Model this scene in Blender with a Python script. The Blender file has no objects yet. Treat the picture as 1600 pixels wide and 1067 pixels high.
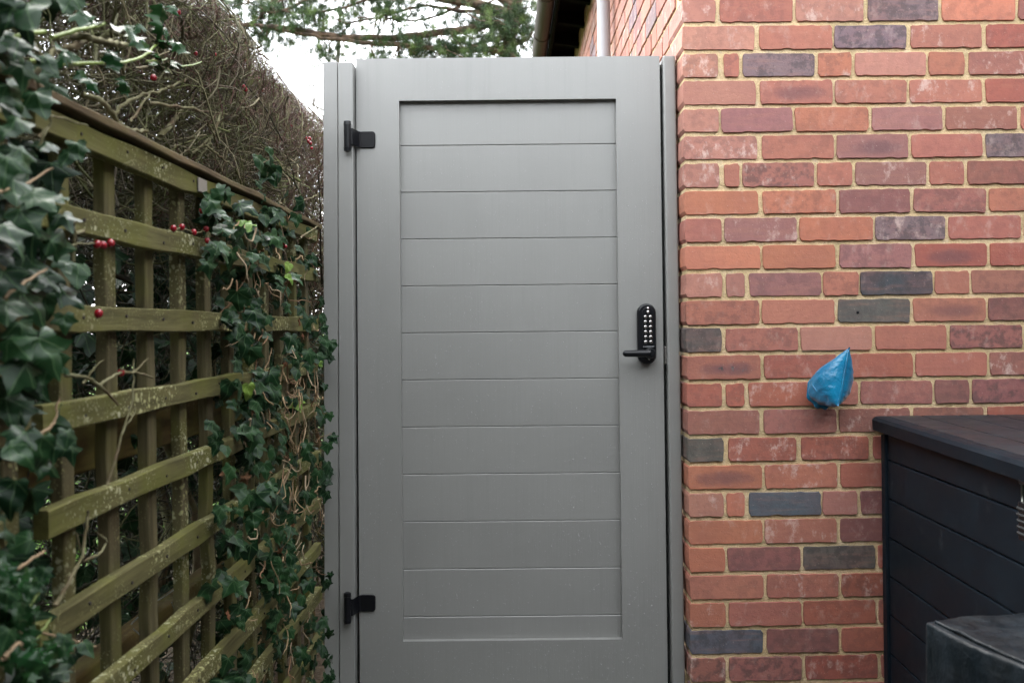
import bpy, bmesh, math, random
import numpy as np
from mathutils import Vector, Matrix, Euler

random.seed(7)
rng = np.random.default_rng(11)
scene = bpy.context.scene
C = scene.collection

# ------------------------------------------------------------------ camera
CZ = 1.15            # eye height above the path
F = 1412.0           # focal length in photo pixels (1600 wide)
ROLL = 0.0131
cam_d = bpy.data.cameras.new('camera')
cam = bpy.data.objects.new('camera', cam_d)
C.objects.link(cam)
cam.location = (0, 0, CZ)
cam.rotation_euler = (math.radians(90), ROLL, 0)
cam_d.sensor_fit = 'HORIZONTAL'
cam_d.sensor_width = 36.0
cam_d.lens = 36.0 * F / 1600.0
cam_d.shift_x = -15.0 / 1600.0
cam_d.shift_y = -24.5 / 1600.0
cam_d.clip_start = 0.02
cam_d.clip_end = 500
cam_d.dof.use_dof = True
cam_d.dof.focus_distance = 2.65
cam_d.dof.aperture_fstop = 5.6
scene.camera = cam

# ------------------------------------------------------------------ sky, sun, exposure
SUN_EL, SUN_AZ = math.radians(62), math.radians(-28)   # azimuth clockwise from +Y
world = bpy.data.worlds.new('World')
scene.world = world
world.use_nodes = True
wn, wl = world.node_tree.nodes, world.node_tree.links
wn.clear()
w_out = wn.new('ShaderNodeOutputWorld')
w_bg = wn.new('ShaderNodeBackground')
w_bg.inputs['Strength'].default_value = 0.12
w_sky = wn.new('ShaderNodeTexSky')
w_sky.sky_type = 'NISHITA'
w_sky.sun_disc = False
w_sky.sun_elevation = SUN_EL
w_sky.sun_rotation = SUN_AZ
w_sky.dust_density = 4.0
w_sky.air_density = 1.0
# overcast: a cloud sheet over that sky, hazy and a little brighter towards the horizon
w_tc = wn.new('ShaderNodeTexCoord')
w_sep = wn.new('ShaderNodeSeparateXYZ')
wl.new(w_tc.outputs['Generated'], w_sep.inputs[0])
w_mr = wn.new('ShaderNodeMapRange')
w_mr.inputs['From Min'].default_value = 0.0
w_mr.inputs['From Max'].default_value = 1.0
w_mr.inputs['To Min'].default_value = 8.6
w_mr.inputs['To Max'].default_value = 6.4
wl.new(w_sep.outputs['Z'], w_mr.inputs['Value'])
w_col = wn.new('ShaderNodeVectorMath'); w_col.operation = 'SCALE'
w_col.inputs[0].default_value = (0.98, 1.0, 1.012)
wl.new(w_mr.outputs[0], w_col.inputs['Scale'])
w_mix = wn.new('ShaderNodeMix'); w_mix.data_type = 'RGBA'
w_mix.inputs['Factor'].default_value = 0.8
wl.new(w_sky.outputs[0], w_mix.inputs['A'])
wl.new(w_col.outputs[0], w_mix.inputs['B'])
wl.new(w_mix.outputs['Result'], w_bg.inputs['Color'])
wl.new(w_bg.outputs[0], w_out.inputs['Surface'])

sun_d = bpy.data.lights.new('sun', 'SUN')
sun_d.energy = 0.8
sun_d.angle = math.radians(50)
sun_d.color = (1.0, 0.97, 0.93)
sun = bpy.data.objects.new('sun', sun_d)
C.objects.link(sun)
sdir = Vector((math.sin(SUN_AZ) * math.cos(SUN_EL), math.cos(SUN_AZ) * math.cos(SUN_EL), math.sin(SUN_EL)))
sun.rotation_euler = sdir.to_track_quat('Z', 'Y').to_euler()
sun.location = sdir * 30

scene.view_settings.view_transform = 'Standard'
scene.view_settings.look = 'None'
scene.view_settings.exposure = 2.98
scene.view_settings.gamma = 1.0
scene.view_settings.use_curve_mapping = False
scene.cycles.use_denoising = True
scene.cycles.use_adaptive_sampling = True
scene.cycles.adaptive_threshold = 0.02
scene.cycles.max_bounces = 5
scene.cycles.diffuse_bounces = 3
scene.cycles.glossy_bounces = 2
scene.cycles.transmission_bounces = 3
scene.cycles.transparent_max_bounces = 8


# ------------------------------------------------------------------ helpers
CR, SR = math.cos(ROLL), math.sin(ROLL)
def ray(u, v):
    du, dv = u - 815.0, 509.0 - v
    return du * CR + dv * SR, -du * SR + dv * CR
def at(u, v, D):
    x, z = ray(u, v)
    return Vector((x / F * D, D, CZ + z / F * D))
def at_x(u, v, X):
    x, z = ray(u, v)
    D = X * F / x
    return Vector((X, D, CZ + z / F * D))

def link(name, data, parent=None, loc=None, rot=None):
    o = bpy.data.objects.new(name, data)
    C.objects.link(o)
    if parent is not None: o.parent = parent
    if loc is not None: o.location = loc
    if rot is not None: o.rotation_euler = rot
    return o
def tag(o, label=None, cat=None, group=None, kind=None):
    if label: o['label'] = label
    if cat: o['category'] = cat
    if group: o['group'] = group
    if kind: o['kind'] = kind
    return o
def thing(name, label, cat, loc=(0, 0, 0), rot=(0, 0, 0), group=None):
    o = link(name, None, None, loc, rot)
    o.empty_display_size = 0.05
    return tag(o, label, cat, group)
def mesh(name, verts, faces, mat=None, smooth=False):
    me = bpy.data.meshes.new(name)
    me.from_pydata([tuple(v) for v in verts], [], [tuple(f) for f in faces])
    me.validate(); me.update()
    if mat: me.materials.append(mat)
    if smooth: me.polygons.foreach_set('use_smooth', [True] * len(me.polygons))
    return me
def mesh_np(name, V, Fa, mat=None, smooth=True, col=None, uv=None):
    me = bpy.data.meshes.new(name)
    k = Fa.shape[1]
    me.vertices.add(len(V)); me.vertices.foreach_set('co', np.ascontiguousarray(V, dtype=np.float32).ravel())
    me.loops.add(Fa.size); me.loops.foreach_set('vertex_index', np.ascontiguousarray(Fa, dtype=np.int32).ravel())
    me.polygons.add(len(Fa))
    me.polygons.foreach_set('loop_start', np.arange(0, Fa.size, k, dtype=np.int32))
    me.polygons.foreach_set('loop_total', np.full(len(Fa), k, dtype=np.int32))
    me.polygons.foreach_set('use_smooth', np.full(len(Fa), smooth, dtype=bool))
    me.update(calc_edges=True)
    if col is not None:
        a = me.color_attributes.new('col', 'FLOAT_COLOR', 'POINT')
        c4 = np.ones((len(V), 4), dtype=np.float32); c4[:, :3] = col
        a.data.foreach_set('color', c4.ravel())
    if uv is not None:
        l = me.uv_layers.new(name='UVMap')
        l.data.foreach_set('uv', np.ascontiguousarray(uv[Fa.ravel()], dtype=np.float32).ravel())
    if mat: me.materials.append(mat)
    return me
def box_bm(x0, x1, y0, y1, z0, z1, bev=0.0, seg=2):
    bm = bmesh.new()
    bmesh.ops.create_cube(bm, size=1)
    for v in bm.verts:
        v.co = Vector(((x0 + x1) / 2 + v.co.x * (x1 - x0), (y0 + y1) / 2 + v.co.y * (y1 - y0), (z0 + z1) / 2 + v.co.z * (z1 - z0)))
    if bev > 0:
        bmesh.ops.bevel(bm, geom=list(bm.edges), offset=bev, segments=seg, affect='EDGES', profile=0.6)
    return bm
def bm_mesh(bm, name, mat, smooth=False):
    me = bpy.data.meshes.new(name)
    bm.normal_update(); bm.to_mesh(me); bm.free()
    if mat: me.materials.append(mat)
    if smooth: me.polygons.foreach_set('use_smooth', [True] * len(me.polygons))
    return me
def box(name, x0, x1, y0, y1, z0, z1, mat, parent=None, bev=0.0, seg=2):
    return link(name, bm_mesh(box_bm(x0, x1, y0, y1, z0, z1, bev, seg), name, mat), parent)
def tubes(P, Rad, sides=4):
    """P (M,N,3) polylines, Rad (M,N): open tubes, as verts (M*N*sides) and quads."""
    P = np.asarray(P, float); Rad = np.asarray(Rad, float)
    M, N, _ = P.shape
    T = np.empty_like(P)
    T[:, 1:-1] = P[:, 2:] - P[:, :-2]; T[:, 0] = P[:, 1] - P[:, 0]; T[:, -1] = P[:, -1] - P[:, -2]
    T /= np.linalg.norm(T, axis=2, keepdims=True) + 1e-9
    axis = P[:, -1] - P[:, 0]
    ref = np.where(np.abs(axis[:, 2:3]) > 0.8 * np.linalg.norm(axis, axis=1, keepdims=True), [[1.0, 0.13, 0]], [[0.11, 0.07, 1.0]])
    ref = np.repeat(ref[:, None, :], N, 1)
    A = np.cross(T, ref); A /= np.linalg.norm(A, axis=2, keepdims=True) + 1e-9
    B = np.cross(T, A)
    an = np.arange(sides) * 2 * math.pi / sides
    V = P[:, :, None, :] + Rad[:, :, None, None] * (np.cos(an)[None, None, :, None] * A[:, :, None, :] + np.sin(an)[None, None, :, None] * B[:, :, None, :])
    V = V.reshape(-1, 3)
    m = np.arange(M)[:, None, None] * N * sides
    n = np.arange(N - 1)[None, :, None] * sides
    s = np.arange(sides)[None, None, :]
    s2 = (np.arange(sides) + 1) % sides
    s2 = s2[None, None, :]
    Q = np.stack([m + n + s, m + n + s2, m + n + sides + s2, m + n + sides + s], -1).reshape(-1, 4)
    return V, Q
def smooth_path(pts, n):
    """Catmull-Rom through points, n samples."""
    p = np.array([list(q) for q in pts], float)
    p = np.vstack([2 * p[0] - p[1], p, 2 * p[-1] - p[-2]])
    t = np.linspace(0, len(p) - 3 - 1e-6, n)
    i = t.astype(int); f = (t - i)[:, None]
    a, b, c, d = p[i], p[i + 1], p[i + 2], p[i + 3]
    return 0.5 * ((2 * b) + (c - a) * f + (2 * a - 5 * b + 4 * c - d) * f ** 2 + (3 * b - a - 3 * c + d) * f ** 3)
def tube_mesh(name, pts, r0, r1, mat, n=None, sides=8, wob=0.0, cap=True):
    n = n or max(4, len(pts) * 4)
    P = smooth_path(pts, n)
    if wob: P = P + rng.normal(0, wob, P.shape)
    Rr = np.linspace(r0, r1, n) * (1 + (rng.normal(0, 0.06, n) if wob else 0))
    V, Q = tubes(P[None], Rr[None], sides)
    faces = [tuple(q) for q in Q]
    if cap:
        faces.append(tuple(range(sides))); faces.append(tuple(range((n - 1) * sides, n * sides))[::-1])
    return mesh(name, V, faces, mat, True)
def outline_solid(name, pts, layers, mat, smooth=False):
    """pts: 2-D (x,z) outline, counter-clockwise seen from -Y; layers: (inset, y) from back to front; front closed."""
    n = len(pts)
    p = np.array(pts, float)
    d = np.roll(p, -1, 0) - np.roll(p, 1, 0)
    nn = np.stack([d[:, 1], -d[:, 0]], 1); nn /= np.linalg.norm(nn, axis=1, keepdims=True)
    V, Fc = [], []
    for ins, y in layers:
        q = p - nn * ins
        V += [(a, y, b) for a, b in q]
    for L in range(len(layers) - 1):
        for i in range(n):
            j = (i + 1) % n
            Fc.append((L * n + i, L * n + j, (L + 1) * n + j, (L + 1) * n + i))
    Fc.append(tuple(range((len(layers) - 1) * n, len(layers) * n)))
    Fc.append(tuple(range(n))[::-1])
    return mesh(name, V, Fc, mat, smooth)
def stadium(w, h, n=10):
    r = w / 2; out = []
    for i in range(n + 1):
        a = math.pi * i / n
        out.append((r * math.cos(a), h / 2 - r + r * math.sin(a)))
    for i in range(n + 1):
        a = math.pi + math.pi * i / n
        out.append((r * math.cos(a), -h / 2 + r + r * math.sin(a)))
    return out
def rrect(w, h, r, n=4):
    out = []
    for cx, cz, a0 in ((w / 2 - r, h / 2 - r, 0), (-w / 2 + r, h / 2 - r, 90), (-w / 2 + r, -h / 2 + r, 180), (w / 2 - r, -h / 2 + r, 270)):
        for i in range(n + 1):
            a = math.radians(a0 + 90 * i / n)
            out.append((cx + r * math.cos(a), cz + r * math.sin(a)))
    return out
def circle(r, n=12):
    return [(r * math.cos(2 * math.pi * i / n), r * math.sin(2 * math.pi * i / n)) for i in range(n)]


# ------------------------------------------------------------------ materials
class NT:
    def __init__(self, name, rough=0.6, spec=0.5):
        self.m = bpy.data.materials.new(name); self.m.use_nodes = True
        self.t = self.m.node_tree; self.n = self.t.nodes; self.l = self.t.links
        self.b = self.n['Principled BSDF']
        self.b.inputs['Roughness'].default_value = rough
        self.b.inputs['Specular IOR Level'].default_value = spec
    def node(self, typ, **kw):
        nd = self.n.new(typ)
        for k, v in kw.items(): setattr(nd, k, v)
        return nd
    def put(self, sock, v):
        if isinstance(v, (int, float)): sock.default_value = v
        elif isinstance(v, (tuple, list)):
            if len(v) == 3 and sock.type == 'RGBA': v = (*v, 1)
            sock.default_value = v
        else: self.l.new(v, sock)
    def coord(self, which='Object', scale=(1, 1, 1), rand=False):
        tc = self.node('ShaderNodeTexCoord')
        v = tc.outputs[which]
        if rand:
            oi = self.node('ShaderNodeObjectInfo')
            s = self.node('ShaderNodeVectorMath', operation='SCALE'); s.inputs[0].default_value = (37.1, 53.7, 71.3)
            self.l.new(oi.outputs['Random'], s.inputs['Scale'])
            ad = self.node('ShaderNodeVectorMath', operation='ADD')
            self.l.new(v, ad.inputs[0]); self.l.new(s.outputs[0], ad.inputs[1]); v = ad.outputs[0]
        mp = self.node('ShaderNodeVectorMath', operation='MULTIPLY')
        self.l.new(v, mp.inputs[0]); mp.inputs[1].default_value = scale
        return mp.outputs[0]
    def noise(self, vec, scale=5, detail=4, rough=0.55, out='Fac', dist=0.0):
        nd = self.node('ShaderNodeTexNoise')
        self.l.new(vec, nd.inputs['Vector'])
        nd.inputs['Scale'].default_value = scale; nd.inputs['Detail'].default_value = detail
        nd.inputs['Roughness'].default_value = rough; nd.inputs['Distortion'].default_value = dist
        return nd.outputs[out]
    def voronoi(self, vec, scale=50, out='Distance', feature='F1', rnd=1.0):
        nd = self.node('ShaderNodeTexVoronoi', feature=feature)
        self.l.new(vec, nd.inputs['Vector']); nd.inputs['Scale'].default_value = scale
        nd.inputs['Randomness'].default_value = rnd
        return nd.outputs[out]
    def ramp(self, v, a, b, lo=0.0, hi=1.0):
        nd = self.node('ShaderNodeMapRange', interpolation_type='SMOOTHSTEP')
        self.put(nd.inputs['Value'], v)
        self.put(nd.inputs['From Min'], a); self.put(nd.inputs['From Max'], b)
        self.put(nd.inputs['To Min'], lo); self.put(nd.inputs['To Max'], hi)
        return nd.outputs[0]
    def math(self, op, a, b=0.0, c=0.0):
        nd = self.node('ShaderNodeMath', operation=op)
        self.put(nd.inputs[0], a); self.put(nd.inputs[1], b); self.put(nd.inputs[2], c)
        return nd.outputs[0]
    def mix(self, f, a, b, mode='MIX'):
        nd = self.node('ShaderNodeMix', data_type='RGBA', blend_type=mode)
        self.put(nd.inputs['Factor'], f); self.put(nd.inputs['A'], a); self.put(nd.inputs['B'], b)
        return nd.outputs['Result']
    def attr(self, name, typ='OBJECT', out='Fac'):
        nd = self.node('ShaderNodeAttribute', attribute_type=typ, attribute_name=name)
        return nd.outputs[out]
    def objrand(self):
        return self.node('ShaderNodeObjectInfo').outputs['Random']
    def base(self, c): self.put(self.b.inputs['Base Color'], c); return self
    def rough(self, r): self.put(self.b.inputs['Roughness'], r); return self
    def bump(self, h, strength=0.3, dist=0.002):
        nd = self.node('ShaderNodeBump')
        nd.inputs['Strength'].default_value = strength; nd.inputs['Distance'].default_value = dist
        self.put(nd.inputs['Height'], h)
        self.l.new(nd.outputs[0], self.b.inputs['Normal']); return self

def mat_paint(name, axis):
    t = NT(name, 0.42, 0.5)
    sc = (170, 60, 5)
    g = t.noise(t.coord('Object', sc, True), 1.0, 3, 0.6)
    run = t.noise(t.coord('Object', (55, 55, 1.6), True), 1.0, 4, 0.6)
    blot = t.noise(t.coord('Object', (1, 1, 1), True), 2.3, 3, 0.5)
    c = t.mix(t.ramp(blot, 0.3, 0.7), (0.190, 0.191, 0.182), (0.207, 0.208, 0.198))
    c = t.mix(t.ramp(run, 0.5, 0.75, 0, 0.16), c, (0.145, 0.15, 0.14))
    t.base(c)
    t.b.inputs['Specular IOR Level'].default_value = 0.8
    t.b.inputs['Coat Weight'].default_value = 0.45; t.b.inputs['Coat Roughness'].default_value = 0.32   # rain-wet film
    t.rough(t.ramp(run, 0.3, 0.8, 0.38, 0.52))
    fine = t.noise(t.coord('Object', (1, 1, 1), True), 420, 2, 0.5)
    t.bump(t.math('ADD', t.math('MULTIPLY', g, 1.0), t.math('MULTIPLY', fine, 0.25)), 0.22, 0.001)
    return t.m
M_PAINT_Z = mat_paint('grey_paint_upright', 'z')
M_PAINT_X = mat_paint('grey_paint_level', 'x')

def mat_simple(name, col, rough=0.5, spec=0.5, metal=0.0, bump=None):
    t = NT(name, rough, spec); t.base(col); t.b.inputs['Metallic'].default_value = metal
    if bump:
        t.bump(t.noise(t.coord('Object', (1, 1, 1), True), bump[0], 3), bump[1], bump[2])
    return t.m
M_BLACK = mat_simple('black_powder_coat', (0.005, 0.0055, 0.007), 0.3, 0.28, 0.0, (700, 0.15, 0.0006))
M_STEEL = mat_simple('steel_button', (0.62, 0.60, 0.58), 0.22, 0.5, 1.0)
M_DARKDOT = mat_simple('button_mark', (0.05, 0.05, 0.05), 0.5)
M_GAP_BLACK = mat_simple('gap_black', (0.012, 0.012, 0.012), 0.7)
t = NT('water_drop', 0.02, 0.5); t.base((1, 1, 1)); t.b.inputs['Transmission Weight'].default_value = 0.72; t.b.inputs['IOR'].default_value = 1.33  # part-opaque white puts the sky's glint into the drop colour
M_WATER = t.m

def mat_brick(name, per_object=True):
    t = NT(name, 0.78, 0.35)
    v = t.coord('Object', (1, 1, 1), per_object)
    if per_object:
        oi = t.node('ShaderNodeObjectInfo'); base = oi.outputs['Color']
        pale, burn, mott = t.attr('pale'), t.attr('burn'), t.attr('mottle')
    else:
        base = t.attr('col', 'GEOMETRY', 'Color'); pale, burn, mott = 0.15, 0.0, 0.25
    big = t.noise(v, 9, 3, 0.5)
    c = t.mix(t.ramp(big, 0.35, 0.7, 0, 0.24), base, (0.22, 0.085, 0.08))
    hs = t.noise(t.coord('Object', (9, 9, 70), per_object), 1.0, 4, 0.6)
    c = t.mix(t.ramp(hs, 0.45, 0.75, 0, 0.22), c, (0.40, 0.18, 0.12))
    # mottling: dark fired blotches
    mt = t.noise(v, 38, 5, 0.65)
    c = t.mix(t.math('MULTIPLY', t.ramp(mt, 0.44, 0.6), mott), c, t.mix(0.6, c, (0.045, 0.04, 0.042)))
    # burnt centre
    if per_object:
        sp = t.node('ShaderNodeSeparateXYZ'); t.l.new(t.coord('Object'), sp.inputs[0])
        ex = t.math('POWER', t.math('DIVIDE', t.math('SUBTRACT', sp.outputs[0], 0.008), 0.058), 2.0)
        ez = t.math('POWER', t.math('DIVIDE', t.math('SUBTRACT', sp.outputs[2], -0.004), 0.016), 2.0)
        r2 = t.math('ADD', t.math('ADD', ex, ez), t.math('MULTIPLY', t.math('ADD', t.math('SUBTRACT', mt, 0.5), t.math('MULTIPLY', t.math('SUBTRACT', big, 0.5), 1.6)), 3.4))
        c = t.mix(t.math('MULTIPLY', t.ramp(r2, 3.0, -0.4), burn), c, (0.10, 0.055, 0.065))
        c = t.mix(t.math('MULTIPLY', t.ramp(r2, 0.9, 0.5), t.ramp(burn, 0.8, 0.95)), c, t.mix(t.ramp(mt, .4, .62), (0.035, 0.045, 0.045), (0.20, 0.24, 0.23)))
    # pale lime bloom, in upright smears
    sm = t.noise(t.coord('Object', (27, 27, 19), per_object), 1.0, 5, 0.7)
    pb = t.noise(v, 90, 4, 0.7)
    pm = t.math('MULTIPLY', t.ramp(sm, 0.52, 0.68), t.ramp(pb, 0.3, 0.6, 0.3, 1))
    c = t.mix(t.math('MULTIPLY', pm, pale), c, (0.62, 0.47, 0.41))
    # specks
    sk = t.voronoi(v, 130)
    c = t.mix(t.ramp(sk, 0.13, 0.06, 0, 0.6), c, (0.06, 0.03, 0.03))
    sk2 = t.voronoi(t.coord('Object', (1, 1, 1.1), per_object), 75)
    c = t.mix(t.ramp(sk2, 0.075, 0.04, 0, 0.7), c, (0.62, 0.50, 0.42))
    c = t.mix(t.ramp(pb, 0.35, 0.75, 0.0, 0.25), c, t.mix(0.5, c, (0.1, 0.05, 0.04)))
    t.base(c)
    pit = t.ramp(t.voronoi(v, 95), 0.0, 0.2)
    crease = t.noise(t.coord('Object', (14, 14, 90), per_object), 1.0, 4, 0.7)
    h = t.math('ADD', t.math('MULTIPLY', pb, 0.9), t.math('ADD', t.math('MULTIPLY', pit, 0.5), t.math('MULTIPLY', crease, 0.4)))
    t.bump(h, 0.6, 0.0024)
    return t.m
M_BRICK = mat_brick('fired_brick')
M_BRICK_FAR = mat_brick('fired_brick_courses', False)

t = NT('sand_mortar', 0.92, 0.2)
v = t.coord('Object')
n1 = t.noise(v, 6, 4); n2 = t.noise(v, 260, 3, 0.7); n3 = t.noise(v, 40, 4, 0.6)
c = t.mix(t.ramp(n1, 0.3, 0.7), (0.68, 0.515, 0.285), (0.73, 0.58, 0.37))
c = t.mix(t.ramp(n2, 0.35, 0.7, 0, 0.6), c, (0.42, 0.30, 0.165))
c = t.mix(t.ramp(n3, 0.55, 0.75, 0, 0.5), c, (0.66, 0.57, 0.44))
n4 = t.noise(v, 2.6, 5, 0.65)
c = t.mix(t.ramp(n4, 0.48, 0.68, 0, 0.6), c, (0.40, 0.33, 0.16))
c = t.mix(t.ramp(t.noise(v, 15, 4, 0.7), 0.58, 0.72, 0, 0.4), c, (0.32, 0.24, 0.14))
t.base(c); t.bump(t.math('ADD', n2, t.math('MULTIPLY', n3, 1.6)), 0.8, 0.005)
M_MORTAR = t.m

def mat_timber(name, axis, lichen, c1, c2, moss=0.5):
    t = NT(name, 0.85, 0.25)
    sc = {'y': (70, 5, 70), 'z': (70, 70, 5)}[axis]
    v = t.coord('Object', (1, 1, 1), True)
    g = t.noise(t.coord('Object', sc, True), 1.0, 5, 0.62, dist=0.4)
    b = t.noise(v, 7, 5, 0.6)
    c = t.mix(t.ramp(g, 0.3, 0.72), c1, c2)
    c = t.mix(t.ramp(b, 0.42, 0.66, 0, moss), c, (0.102, 0.106, 0.019))
    b2 = t.noise(v, 3.1, 4, 0.6)
    c = t.mix(t.ramp(b2, 0.55, 0.72, 0, 0.55), c, (0.07, 0.052, 0.024))
    wv = t.node('ShaderNodeVectorMath', operation='ADD')
    t.l.new(v, wv.inputs[0])
    nv = t.noise(v, 60, 2, 0.5, 'Color')
    scn = t.node('ShaderNodeVectorMath', operation='SCALE'); t.l.new(nv, scn.inputs[0]); scn.inputs['Scale'].default_value = 0.012
    t.l.new(scn.outputs[0], wv.inputs[1])
    patch = t.noise(v, 5.5, 3, 0.6)
    l1 = t.math('MULTIPLY', t.ramp(t.voronoi(wv.outputs[0], 75), 0.40, 0.24), t.ramp(patch, 0.52, 0.60))
    l2 = t.math('MULTIPLY', t.ramp(t.voronoi(wv.outputs[0], 170), 0.30, 0.18), t.ramp(patch, 0.44, 0.60))
    lm = t.math('MULTIPLY', t.math('MAXIMUM', l1, l2), lichen)
    c = t.mix(lm, c, t.mix(t.ramp(b, 0.4, 0.6), (0.30, 0.30, 0.13), (0.36, 0.36, 0.24)))
    t.base(c)
    t.bump(t.math('ADD', t.math('MULTIPLY', g, 1.0), t.math('MULTIPLY', lm, 0.5)), 0.6, 0.003)
    return t.m
M_RAIL = mat_timber('mossy_rail_timber', 'y', 0.95, (0.056, 0.051, 0.018), (0.124, 0.114, 0.044), 0.7)
M_SLAT = mat_timber('weathered_slat_timber', 'z', 0.75, (0.048, 0.041, 0.018), (0.110, 0.095, 0.048), 0.62)
M_CAP = mat_timber('brown_cap_timber', 'y', 0.1, (0.050, 0.036, 0.018), (0.125, 0.088, 0.045), 0.25)
M_BACK = mat_timber('dark_wet_timber', 'y', 0.1, (0.045, 0.029, 0.009), (0.09, 0.062, 0.016), 0.5)

def mat_leaf(name, c1, c2, vein, rough=0.3, veins=True, per_obj=True, spec=0.15):
    t = NT(name, rough, spec)
    if per_obj: r = t.objrand()
    else: r = t.attr('col', 'GEOMETRY', 'Fac')
    c = t.mix(r, c1, c2)
    v = t.coord('Object', (1, 1, 1), True)
    bl = t.noise(v, 45, 3, 0.6)
    c = t.mix(t.ramp(bl, 0.35, 0.7, 0, 0.45), c, t.mix(0.5, c, (0.012, 0.03, 0.016)))
    if veins:
        tc = t.node('ShaderNodeTexCoord'); sp = t.node('ShaderNodeSeparateXYZ'); t.l.new(tc.outputs['UV'], sp.inputs[0])
        x = t.math('ABSOLUTE', sp.outputs[0]); y = sp.outputs[1]
        m = None
        for deg, wid in ((0, 0.014), (48, 0.011), (98, 0.010)):
            a = math.radians(deg)
            d = t.math('ABSOLUTE', t.math('SUBTRACT', t.math('MULTIPLY', x, math.cos(a)), t.math('MULTIPLY', y, math.sin(a))))
            along = t.math('ADD', t.math('MULTIPLY', x, math.sin(a)), t.math('MULTIPLY', y, math.cos(a)))
            k = t.math('MULTIPLY', t.ramp(d, wid * 1.8, wid * 0.4), t.ramp(along, -0.02, 0.03))
            m = k if m is None else t.math('MAXIMUM', m, k)
        side = t.node('ShaderNodeTexWave', wave_type='BANDS', bands_direction='Y')
        c = t.mix(t.math('MULTIPLY', m, 0.8), c, vein)
        t.bump(t.math('MULTIPLY', m, -1.0), 0.35, 0.002)
    t.base(c)
    # thin leaves let some light through
    t.b.inputs['Sheen Weight'].default_value = 0.0
    return t.m
M_IVY = mat_leaf('ivy_leaf', (0.0040, 0.017, 0.0062), (0.013, 0.040, 0.0125), (0.055, 0.105, 0.042), 0.36)
M_IVY_FAR = mat_leaf('ivy_leaf_mass', (0.004, 0.015, 0.006), (0.012, 0.035, 0.012), (0.045, 0.085, 0.035), 0.42, True, False)
M_LIME = mat_leaf('young_leaf', (0.06, 0.13, 0.02), (0.12, 0.19, 0.03), (0.2, 0.28, 0.08), 0.4)
M_DEAD = mat_leaf('dead_leaf', (0.12, 0.042, 0.018), (0.09, 0.05, 0.026), (0.25, 0.12, 0.06), 0.7)
M_HOLLY = mat_leaf('holly_leaf', (0.007, 0.032, 0.009), (0.016, 0.050, 0.014), (0.10, 0.17, 0.06), 0.2, False)
M_BRIGHT = mat_leaf('bright_undergrowth', (0.045, 0.12, 0.015), (0.11, 0.21, 0.03), (0.3, 0.4, 0.1), 0.5, False, False)

def mat_vcol(name, rough=0.8, nz=(60, 0.4), spec=0.25):
    t = NT(name, rough, spec)
    c = t.attr('col', 'GEOMETRY', 'Color')
    n = t.noise(t.coord('Object'), nz[0], 3)
    c = t.mix(t.ramp(n, 0.35, 0.7, 0, nz[1]), c, t.mix(0.6, c, (0.02, 0.018, 0.01)))
    t.base(c)
    return t.m
M_TWIG = mat_vcol('hedge_twig', 0.75)
M_VINE = mat_simple('tan_vine', (0.27, 0.19, 0.11), 0.8)
M_GSTEM = mat_simple('green_stem', (0.12, 0.17, 0.03), 0.5)
t = NT('lichened_branch', 0.85, 0.2)
v = t.coord('Object', (1, 1, 1), True)
c = t.mix(t.ramp(t.noise(v, 45, 4), 0.35, 0.65), (0.085, 0.078, 0.036), (0.155, 0.148, 0.082))
c = t.mix(t.ramp(t.noise(v, 16, 3), 0.5, 0.65, 0, 0.7), c, (0.085, 0.05, 0.032))
t.base(c); t.bump(t.noise(v, 160, 3), 0.4, 0.002)
M_BRANCH = t.m
M_BERRY = mat_simple('red_berry', (0.22, 0.008, 0.014), 0.18)
M_CALYX = mat_simple('berry_calyx', (0.03, 0.015, 0.012), 0.8)

t = NT('pine_bark', 0.9, 0.2)
v = t.coord('Object')
c = t.mix(t.ramp(t.noise(v, 14, 5), 0.35, 0.68), (0.035, 0.026, 0.020), (0.13, 0.088, 0.062))
t.base(c); t.bump(t.noise(v, 30, 4), 0.8, 0.02)
M_PBARK = t.m
M_NEEDLE = mat_vcol('pine_needle', 0.6, (1.5, 0.2))
M_BARE = mat_simple('bare_twig', (0.07, 0.055, 0.045), 0.85)

M_DOWNPIPE = mat_simple('grey_plastic_pipe', (0.36, 0.36, 0.38), 0.4, 0.4, 0, (40, 0.05, 0.001))
M_GUTTER = mat_simple('brown_plastic_gutter', (0.040, 0.030, 0.024), 0.6, 0.06)
M_EAVE = mat_simple('dark_brown_eaves', (0.0035, 0.0028, 0.0025), 0.9, 0.02)
M_ROOF = mat_simple('roof_tile', (0.14, 0.075, 0.055), 0.85, 0.3, 0, (20, 0.5, 0.01))

t = NT('charcoal_resin', 0.5, 0.07)
v = t.coord('Object')
n1 = t.noise(v, 5, 5, 0.65); n2 = t.noise(v, 45, 4, 0.7)
c = t.mix(t.ramp(n1, 0.4, 0.7), (0.0060, 0.0100, 0.0145), (0.0102, 0.0155, 0.0212))
sm = t.math('MULTIPLY', t.ramp(t.noise(v, 7.0, 4, 0.6), 0.6, 0.74), t.ramp(n2, 0.42, 0.62))
c = t.mix(t.math('MULTIPLY', sm, 0.6), c, (0.075, 0.085, 0.092))
t.base(c); t.rough(t.ramp(n1, 0.35, 0.7, 0.35, 0.55)); t.bump(t.noise(v, 300, 3, 0.6), 0.2, 0.001)
M_RESIN = t.m
t = NT('charcoal_lid_resin', 0.5, 0.16)
v = t.coord('Object')
n1 = t.noise(v, 6, 5, 0.6)
c = t.mix(t.ramp(n1, 0.35, 0.7), (0.011, 0.0150, 0.0195), (0.021, 0.0240, 0.0285))
t.base(c); t.rough(t.ramp(n1, 0.35, 0.7, 0.3, 0.48)); t.bump(t.noise(v, 260, 3, 0.6), 0.25, 0.001)
M_LID = t.m
t = NT('slate_cover_fabric', 0.42, 0.22)
v = t.coord('Object')
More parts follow.
